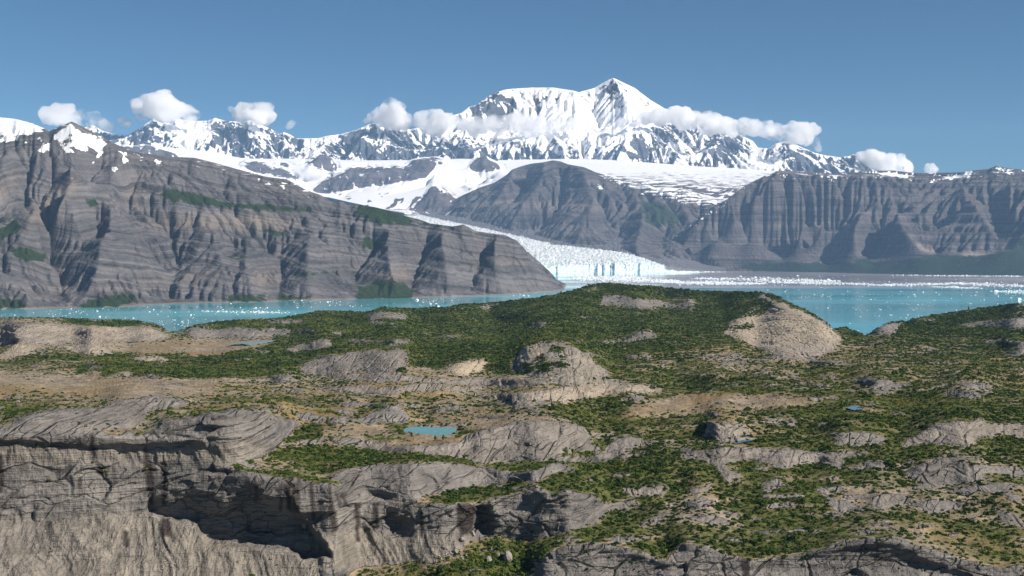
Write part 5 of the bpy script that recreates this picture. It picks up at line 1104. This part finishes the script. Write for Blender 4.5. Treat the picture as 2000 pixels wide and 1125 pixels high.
def build_trees(mat, r):
    bark = NT('grey_bark'); bark.pbsdf((0.10, 0.085, 0.07), 0.9)
    def tree(px, py, h, lab, group, conifer):
        b = land_at(np.array([px]), np.array([py]))[0]
        e = bpy.data.objects.new('spruce_tree' if conifer else 'willow_tree', None); COL.objects.link(e); e.location = b; e.rotation_euler = (0, 0, r.uniform(0, 6))
        tag(e, lab, 'tree', group)
        k = 7; V = []; Fc = []
        rings = [(0, -0.5, .05 * h), (0.1, h * .4, .032 * h), (0.0, h * .98, .008 * h)]
        for ox, zz, rr in rings: V += [(ox + math.cos(q) * rr, math.sin(q) * rr, zz) for q in np.linspace(0, 6.283, k, endpoint=False)]
        for L0 in (0, k):
            for i in range(k): Fc.append((L0 + i, L0 + (i + 1) % k, L0 + k + (i + 1) % k, L0 + k + i))
        mesh_obj('trunk', np.array(V), np.array(Fc), 4, bark.m, parent=e)
        n = 240; Q = np.zeros((n, 4, 3))
        for i in range(n):
            f = r.random() ** .8; zz = h * (.12 + .88 * f)
            w = (h * .26 * (1 - f) ** .8 + .05) if conifer else h * .3 * math.sin(math.pi * min(1, .15 + .85 * f)) ** .7
            w *= r.uniform(.35, 1.05); q = r.uniform(0, 6.283)
            p = np.array([math.cos(q) * w, math.sin(q) * w, zz - (0.25 * w if conifer else 0)])
            nn = np.array([math.cos(q), math.sin(q), .7]) + .6 * r.normal(size=3); nn /= np.linalg.norm(nn)
            a = np.cross(nn, r.normal(size=3)); a /= np.linalg.norm(a); bb = np.cross(nn, a); s = h * .06 * r.uniform(.6, 1.3)
            Q[i] = [p - a * s - bb * s * .6, p + a * s * .8 - bb * s * .7, p + a * s + bb * s * .7, p - a * s * .7 + bb * s]
        mesh_obj('crown', Q.reshape(-1, 3), np.arange(n * 4), 4, mat, parent=e, smooth=False, attrs=dict(tint=np.full(n * 4, .12 if conifer else .42) + np.repeat(r.normal(0, .07, n), 4)))
    tree(850, 861, 4.6, 'slender young willow, left of two growing by the near shore of the turquoise pond', None, False)
    tree(866, 861, 5.0, 'bushy young willow, right of two growing by the near shore of the turquoise pond', None, False)
    tree(804, 855, 4.2, 'small willow at the left end of the turquoise pond', None, False)
    tree(1893, 607, 16, 'lone dark spruce rising from the ridge of the wooded headland above the bay', None, True)
    tree(853, 602, 15, 'lone dark spruce on the wooded shore in front of the icebergs', None, True)
    tree(1096, 577, 17, 'lone dark spruce on the left shoulder of the green hill', None, True)
    tree(640, 832, 7, 'pale young willow at the edge of the grassy hollow behind the cliff dome', None, False)

def build_boulders(r):
    t = NT('boulder_rock'); pos = t.pos()
    n = t.noise(pos, 1 / 2.2, 5, 0.65)
    t.pbsdf(t.mix(t.maprange(n, 0.3, 0.7), (0.15, 0.14, 0.13), (0.36, 0.325, 0.285)), 0.95, t.bump(n, 0.7, 0.6), 0.12)
    def rock(seed, sx, sy, sz):
        q = np.random.default_rng(seed)
        bm = []
        nt_, npz = 9, 6; V = []
        pl = q.normal(size=(9, 3)); pl /= np.linalg.norm(pl, axis=1, keepdims=True); ds = q.uniform(.62, 1.0, 9)
        for a in range(npz + 1):
            th = math.pi * a / npz
            for b in range(nt_):
                ph = 2 * math.pi * b / nt_ + (a % 2) * .3
                d = np.array([math.sin(th) * math.cos(ph), math.sin(th) * math.sin(ph), math.cos(th)])
                rr = min([1.1] + [dd / max(d @ p, 1e-3) for p, dd in zip(pl, ds) if d @ p > 0.25])
                V.append(d * rr * np.array([sx, sy, sz]))
        Fc = []
        for a in range(npz):
            for b in range(nt_):
                c = (b + 1) % nt_; Fc.append((a * nt_ + b, (a + 1) * nt_ + b, (a + 1) * nt_ + c, a * nt_ + c))
        return np.array(V), np.array(Fc)
    def place(px, py, w, seed, lab, group=None, asp=0.7):
        b = land_at(np.array([px]), np.array([py]))[0]; W = w / F * b[1] * .5
        V, Fc = rock(seed, W, W * .9, W * asp)
        o = mesh_obj('boulder', V, Fc, 4, t.m, smooth=False); o.location = b + np.array([0, 0, W * asp * .35]); o.rotation_euler = (r.uniform(-.3, .3), r.uniform(-.3, .3), r.uniform(0, 6))
        tag(o, lab, 'boulder', group)
    place(956, 1095, 15, 1, 'pale angular boulder, left of the two biggest in the green hollow', None, .9)
    place(995, 1094, 22, 2, 'tall pointed grey boulder, biggest in the green hollow', None, 1.25)
    place(972, 1088, 11, 12, 'small flat boulder between the two biggest in the green hollow')
    place(891, 1078, 14, 3, 'largest pale slab among the fallen boulders under the dark cleft')
    place(872, 1072, 11, 4, 'squarish grey block at the upper left of the rockfall')
    place(924, 1044, 15, 5, 'rounded boulder at the top of the rockfall below the dark cleft')
    place(905, 1055, 13, 6, 'dark egg-shaped boulder above the rubble of the rockfall')
    place(88, 1036, 4.5, 7, 'lone white boulder on the tan talus at the lower left', None, .9)
    place(80, 1015, 8, 8, 'round grey boulder lodged at the top of the tan talus on the left', None, .9)
    place(595, 1029, 11, 9, 'pointed boulder at the edge of the shaded alcove', None, 1.1)
    for i in range(46):
        px = 880 + r.normal(0, 14); py = 1086 + r.normal(0, 9)
        place(px, py, r.uniform(2.5, 6.5), 20 + i, 'small grey boulder in the rockfall below the dark cleft', 'rockfall boulders')
    for i in range(34):
        place(325 + r.normal(0, 9), 1092 + r.normal(0, 14), r.uniform(2, 4.5), 90 + i, 'small grey boulder in the stony gully at the cliff foot', 'gully boulders')

# ================================================================== 11. clouds
CLOUDS = [  # (distance, label, puffs as (px, py, radius px), density)
    (41500, 'ragged white cloud above the far left end of the snow range', [(92, 222, 12), (108, 219, 13), (124, 217, 12), (137, 214, 9), (132, 228, 12), (146, 236, 9), (112, 230, 10), (152, 243, 6)], .0042),
    (41500, 'thin trailing cloud just right of the ragged cloud at the far left', [(165, 222, 8), (178, 228, 8), (190, 236, 8), (201, 243, 8), (212, 250, 7)], .0022),
    (41500, 'biggest white cloud on the left part of the range, capping the double peak', [(275, 205, 11), (292, 200, 13), (310, 203, 16), (330, 208, 15), (350, 213, 12), (366, 218, 10), (380, 224, 7), (322, 221, 14), (300, 216, 13), (345, 225, 9), (283, 213, 9)], .0048),
    (41500, 'small faint wisp of cloud left of the biggest left cloud', [(238, 237, 7), (249, 242, 6), (270, 232, 5), (284, 226, 6)], .0020),
    (41000, 'white cloud with a flat right side resting on the second peak from the left', [(478, 213, 10), (495, 217, 13), (513, 216, 12), (523, 226, 10), (505, 231, 13), (487, 232, 11), (470, 228, 8), (462, 217, 5), (450, 212, 4)], .0044),
    (41000, 'tiny faint wisp in the blue gap between the two halves of the range', [(566, 244, 4), (573, 241, 4), (561, 248, 3)], .0016),
    (40500, 'upright puffy white cloud standing on the pointed middle peak', [(765, 202, 8), (769, 211, 11), (757, 218, 13), (772, 224, 15), (784, 232, 13), (742, 226, 11), (730, 229, 8), (760, 234, 13), (788, 244, 9), (775, 243, 10)], .0052),
    (40300, 'soft grey white cloud between the pointed peak and the great mountain', [(818, 236, 9), (832, 232, 12), (848, 229, 11), (838, 244, 13), (857, 242, 12), (872, 238, 11), (887, 238, 9), (870, 252, 10), (902, 242, 9), (850, 255, 9), (862, 264, 8)], .0042),
    (39800, 'flat bank of cloud lying across the middle of the great mountain', [(925, 250, 11), (945, 247, 12), (965, 243, 12), (985, 241, 13), (1005, 240, 14), (1025, 241, 14), (1046, 245, 13), (1065, 250, 12), (1082, 246, 12), (1100, 243, 12), (1010, 254, 13), (1035, 259, 11), (985, 254, 11), (1120, 243, 9), (1055, 262, 8)], .0034),
    (39800, 'long flat banner of cloud streaming right from the shoulder of the great mountain', [(1238, 236, 9), (1258, 230, 10), (1278, 228, 11), (1298, 227, 12), (1318, 225, 13), (1336, 230, 14), (1356, 236, 14), (1378, 240, 14), (1400, 244, 14), (1424, 246, 13), (1448, 250, 13), (1472, 250, 12), (1496, 253, 12), (1518, 258, 14), (1540, 262, 15), (1560, 262, 16), (1578, 258, 13), (1592, 253, 9), (1548, 246, 8), (1500, 243, 6), (1462, 240, 6), (1572, 274, 9), (1524, 270, 8), (1388, 252, 10), (1340, 242, 10), (1215, 240, 7)], .0050),
    (41000, 'little ragged scrap of cloud under the right end of the long banner', [(1594, 280, 5), (1598, 289, 5), (1592, 273, 4)], .0022),
    (41500, 'low white cloud behind the right end of the range above the cliffs', [(1684, 310, 10), (1700, 307, 11), (1718, 312, 12), (1736, 314, 11), (1754, 314, 11), (1766, 321, 10), (1772, 328, 7), (1744, 326, 11), (1722, 325, 11), (1700, 322, 10)], .0050),
    (41500, 'tiny cloud peeking over the right cliffs', [(1817, 325, 5), (1822, 331, 6), (1812, 332, 4)], .0040)]

def build_cloud():
    r = np.random.default_rng(77)
    bpy.ops.mesh.primitive_ico_sphere_add(subdivisions=2, radius=1); ico = bpy.context.object
    iv = np.array([v.co[:] for v in ico.data.vertices]); ifc = np.array([p.vertices[:] for p in ico.data.polygons])
    me = ico.data; bpy.data.objects.remove(ico); bpy.data.meshes.remove(me)
    tx = bpy.data.textures.new('billow', 'CLOUDS'); tx.noise_scale = 260; tx.noise_depth = 4; tx.noise_basis = 'ORIGINAL_PERLIN'
    tx2 = bpy.data.textures.new('billow_fine', 'CLOUDS'); tx2.noise_scale = 90; tx2.noise_depth = 3
    for Y, lab, puffs, dens in CLOUDS:
        m = bpy.data.materials.new('cloud_vapour'); m.use_nodes = True; t = m.node_tree; t.nodes.clear()
        out = t.nodes.new('ShaderNodeOutputMaterial'); v = t.nodes.new('ShaderNodeVolumePrincipled')
        v.inputs['Color'].default_value = (0.998, 0.998, 0.999, 1); nz = t.nodes.new('ShaderNodeTexNoise'); gp = t.nodes.new('ShaderNodeNewGeometry'); t.links.new(gp.outputs['Position'], nz.inputs['Vector']); nz.inputs['Scale'].default_value = 1 / 620.0; nz.inputs['Detail'].default_value = 6; nz.inputs['Roughness'].default_value = 0.66
        mr = t.nodes.new('ShaderNodeMapRange'); t.links.new(nz.outputs[0], mr.inputs[0]); mr.inputs[1].default_value = 0.41; mr.inputs[2].default_value = 0.70; mr.inputs[3].default_value = 0.0; mr.inputs[4].default_value = dens * CLOUD_D * 2.2; t.links.new(mr.outputs[0], v.inputs['Density']); m.cycles.volume_step_rate = 0.35
        v.inputs['Anisotropy'].default_value = 0.25
        a = t.nodes.new('ShaderNodeBsdfTransparent'); b = t.nodes.new('ShaderNodeBsdfTranslucent'); b.inputs[0].default_value = (.9, .9, .9, 1)
        mx = t.nodes.new('ShaderNodeMixShader'); mx.inputs[0].default_value = 0.015
        t.links.new(a.outputs[0], mx.inputs[1]); t.links.new(b.outputs[0], mx.inputs[2]); t.links.new(mx.outputs[0], out.inputs['Surface']); t.links.new(v.outputs[0], out.inputs['Volume'])
        V, Fc, c = [], [], 0
        cx = np.mean([p[0] for p in puffs]); cy = np.mean([p[1] for p in puffs])
        O = np.array([(cx - 1000) / F * Y, Y, H + (HY - cy) / F * Y])
        for px, py, rp in puffs:
            R = 1.55 * rp / F * Y
            for q in range(4):
                f = 1.0 if q == 0 else r.uniform(.45, .7)
                o = np.zeros(3) if q == 0 else r.normal(size=3) * R * .5 * np.array([1.1, .8, .7])
                p = np.array([(px - 1000) / F * Y, Y + r.normal(0, .35) * R, H + (HY - py) / F * Y]) + o - O
                V.append(iv * R * f * np.array([1.0, 1.0, .86]) + p); Fc.append(ifc + c); c += len(iv)
        o = mesh_obj('cloud', np.concatenate(V), np.concatenate(Fc), 3, m); o.location = O
        rm = o.modifiers.new('shape', 'REMESH'); rm.mode = 'VOXEL'; rm.voxel_size = 26 if len(puffs) < 14 else 34; rm.use_smooth_shade = True
        sm = o.modifiers.new('soften', 'SMOOTH'); sm.factor = 0.7; sm.iterations = 14
        for tex, s in ((tx, 230), (tx2, 60)):
            d = o.modifiers.new('billows', 'DISPLACE'); d.texture = tex; d.strength = s; d.mid_level = 0.42; d.texture_coords = 'GLOBAL'
        tag(o, lab, 'cloud', None)
CLOUD_D = 1.5

# ================================================================== camera, light, air
def setup():
    cam = bpy.data.cameras.new('camera'); co = bpy.data.objects.new('camera', cam); COL.objects.link(co)
    co.location = (0, 0, H); co.rotation_euler = (math.pi / 2, 0, 0)
    cam.sensor_width = 36; cam.lens = 36 * F / 2000; cam.shift_y = -(562.5 - HY) / 2000
    cam.clip_start = 5; cam.clip_end = 200000
    sc.camera = co
    az, el = math.radians(SUN_AZ), math.radians(SUN_EL)      # azimuth clockwise from the view direction
    d = Vector((math.sin(az) * math.cos(el), math.cos(az) * math.cos(el), math.sin(el)))
    s = bpy.data.lights.new('sun', 'SUN'); s.energy = SUN_E; s.angle = math.radians(0.53); s.color = (1.0, 0.91, 0.80)
    so = bpy.data.objects.new('sun', s); COL.objects.link(so); so.rotation_euler = d.to_track_quat('Z', 'Y').to_euler(); so.location = (2000, -2000, 9000)
    w = bpy.data.worlds.new('World'); sc.world = w; w.use_nodes = True
    nt = w.node_tree; bg = nt.nodes['Background']
    sky = nt.nodes.new('ShaderNodeTexSky'); sky.sky_type = 'NISHITA'; sky.sun_disc = False
    sky.sun_elevation = el; sky.sun_rotation = az; sky.altitude = 2600
    sky.air_density = 1.0; sky.dust_density = 0.0; sky.ozone_density = 5.0
    tint = nt.nodes.new('ShaderNodeMix'); tint.data_type = 'RGBA'; tint.blend_type = 'MULTIPLY'; tint.inputs[0].default_value = 1; tint.inputs[7].default_value = (0.73, 0.98, 1.03, 1)
    nt.links.new(sky.outputs[0], tint.inputs[6]); nt.links.new(tint.outputs[2], bg.inputs[0]); bg.inputs[1].default_value = SKY_S
    vs = sc.view_settings; vs.view_transform = 'Standard'; vs.look = 'None'; vs.exposure = EXPO; vs.gamma = 1; vs.use_curve_mapping = False
    c = sc.cycles; c.max_bounces = 20; c.volume_bounces = 18; c.transparent_max_bounces = 16; c.use_denoising = True
    c.volume_max_steps = 256

def build_haze():
    m = bpy.data.materials.new('pale_haze'); m.use_nodes = True; t = m.node_tree; t.nodes.clear()
    out = t.nodes.new('ShaderNodeOutputMaterial'); v = t.nodes.new('ShaderNodeVolumePrincipled')
    v.inputs['Color'].default_value = (0.42, 0.66, 1.0, 1); v.inputs['Density'].default_value = HAZE; v.inputs['Anisotropy'].default_value = 0.0
    t.links.new(v.outputs[0], out.inputs['Volume'])
    x0, x1, y0, y1, z0, z1 = -34000, 34000, -3000, 37350, -300, 3900
    V = [(x, y, z) for x in (x0, x1) for y in (y0, y1) for z in (z0, z1)]
    Fc = [(0, 1, 3, 2), (4, 6, 7, 5), (0, 4, 5, 1), (2, 3, 7, 6), (0, 2, 6, 4), (1, 5, 7, 3)]
    me = bpy.data.meshes.new('haze'); me.from_pydata(V, [], Fc); me.materials.append(m)
    o = bpy.data.objects.new('haze', me); COL.objects.link(o)
    tag(o, 'thin blue air between the viewer and the far mountains', 'haze', kind='stuff')

SUN_AZ, SUN_EL, SUN_E, SKY_S, EXPO, HAZE = 116, 36, 5.0, 0.046, 0.55, 1.05e-5
for f in (build_water, build_banded_mountain, build_dark_peak, build_bay_cliffs, build_snowfield, build_range, build_glacier, build_ice, build_land, build_veg, build_cloud, build_haze, setup):
    f()
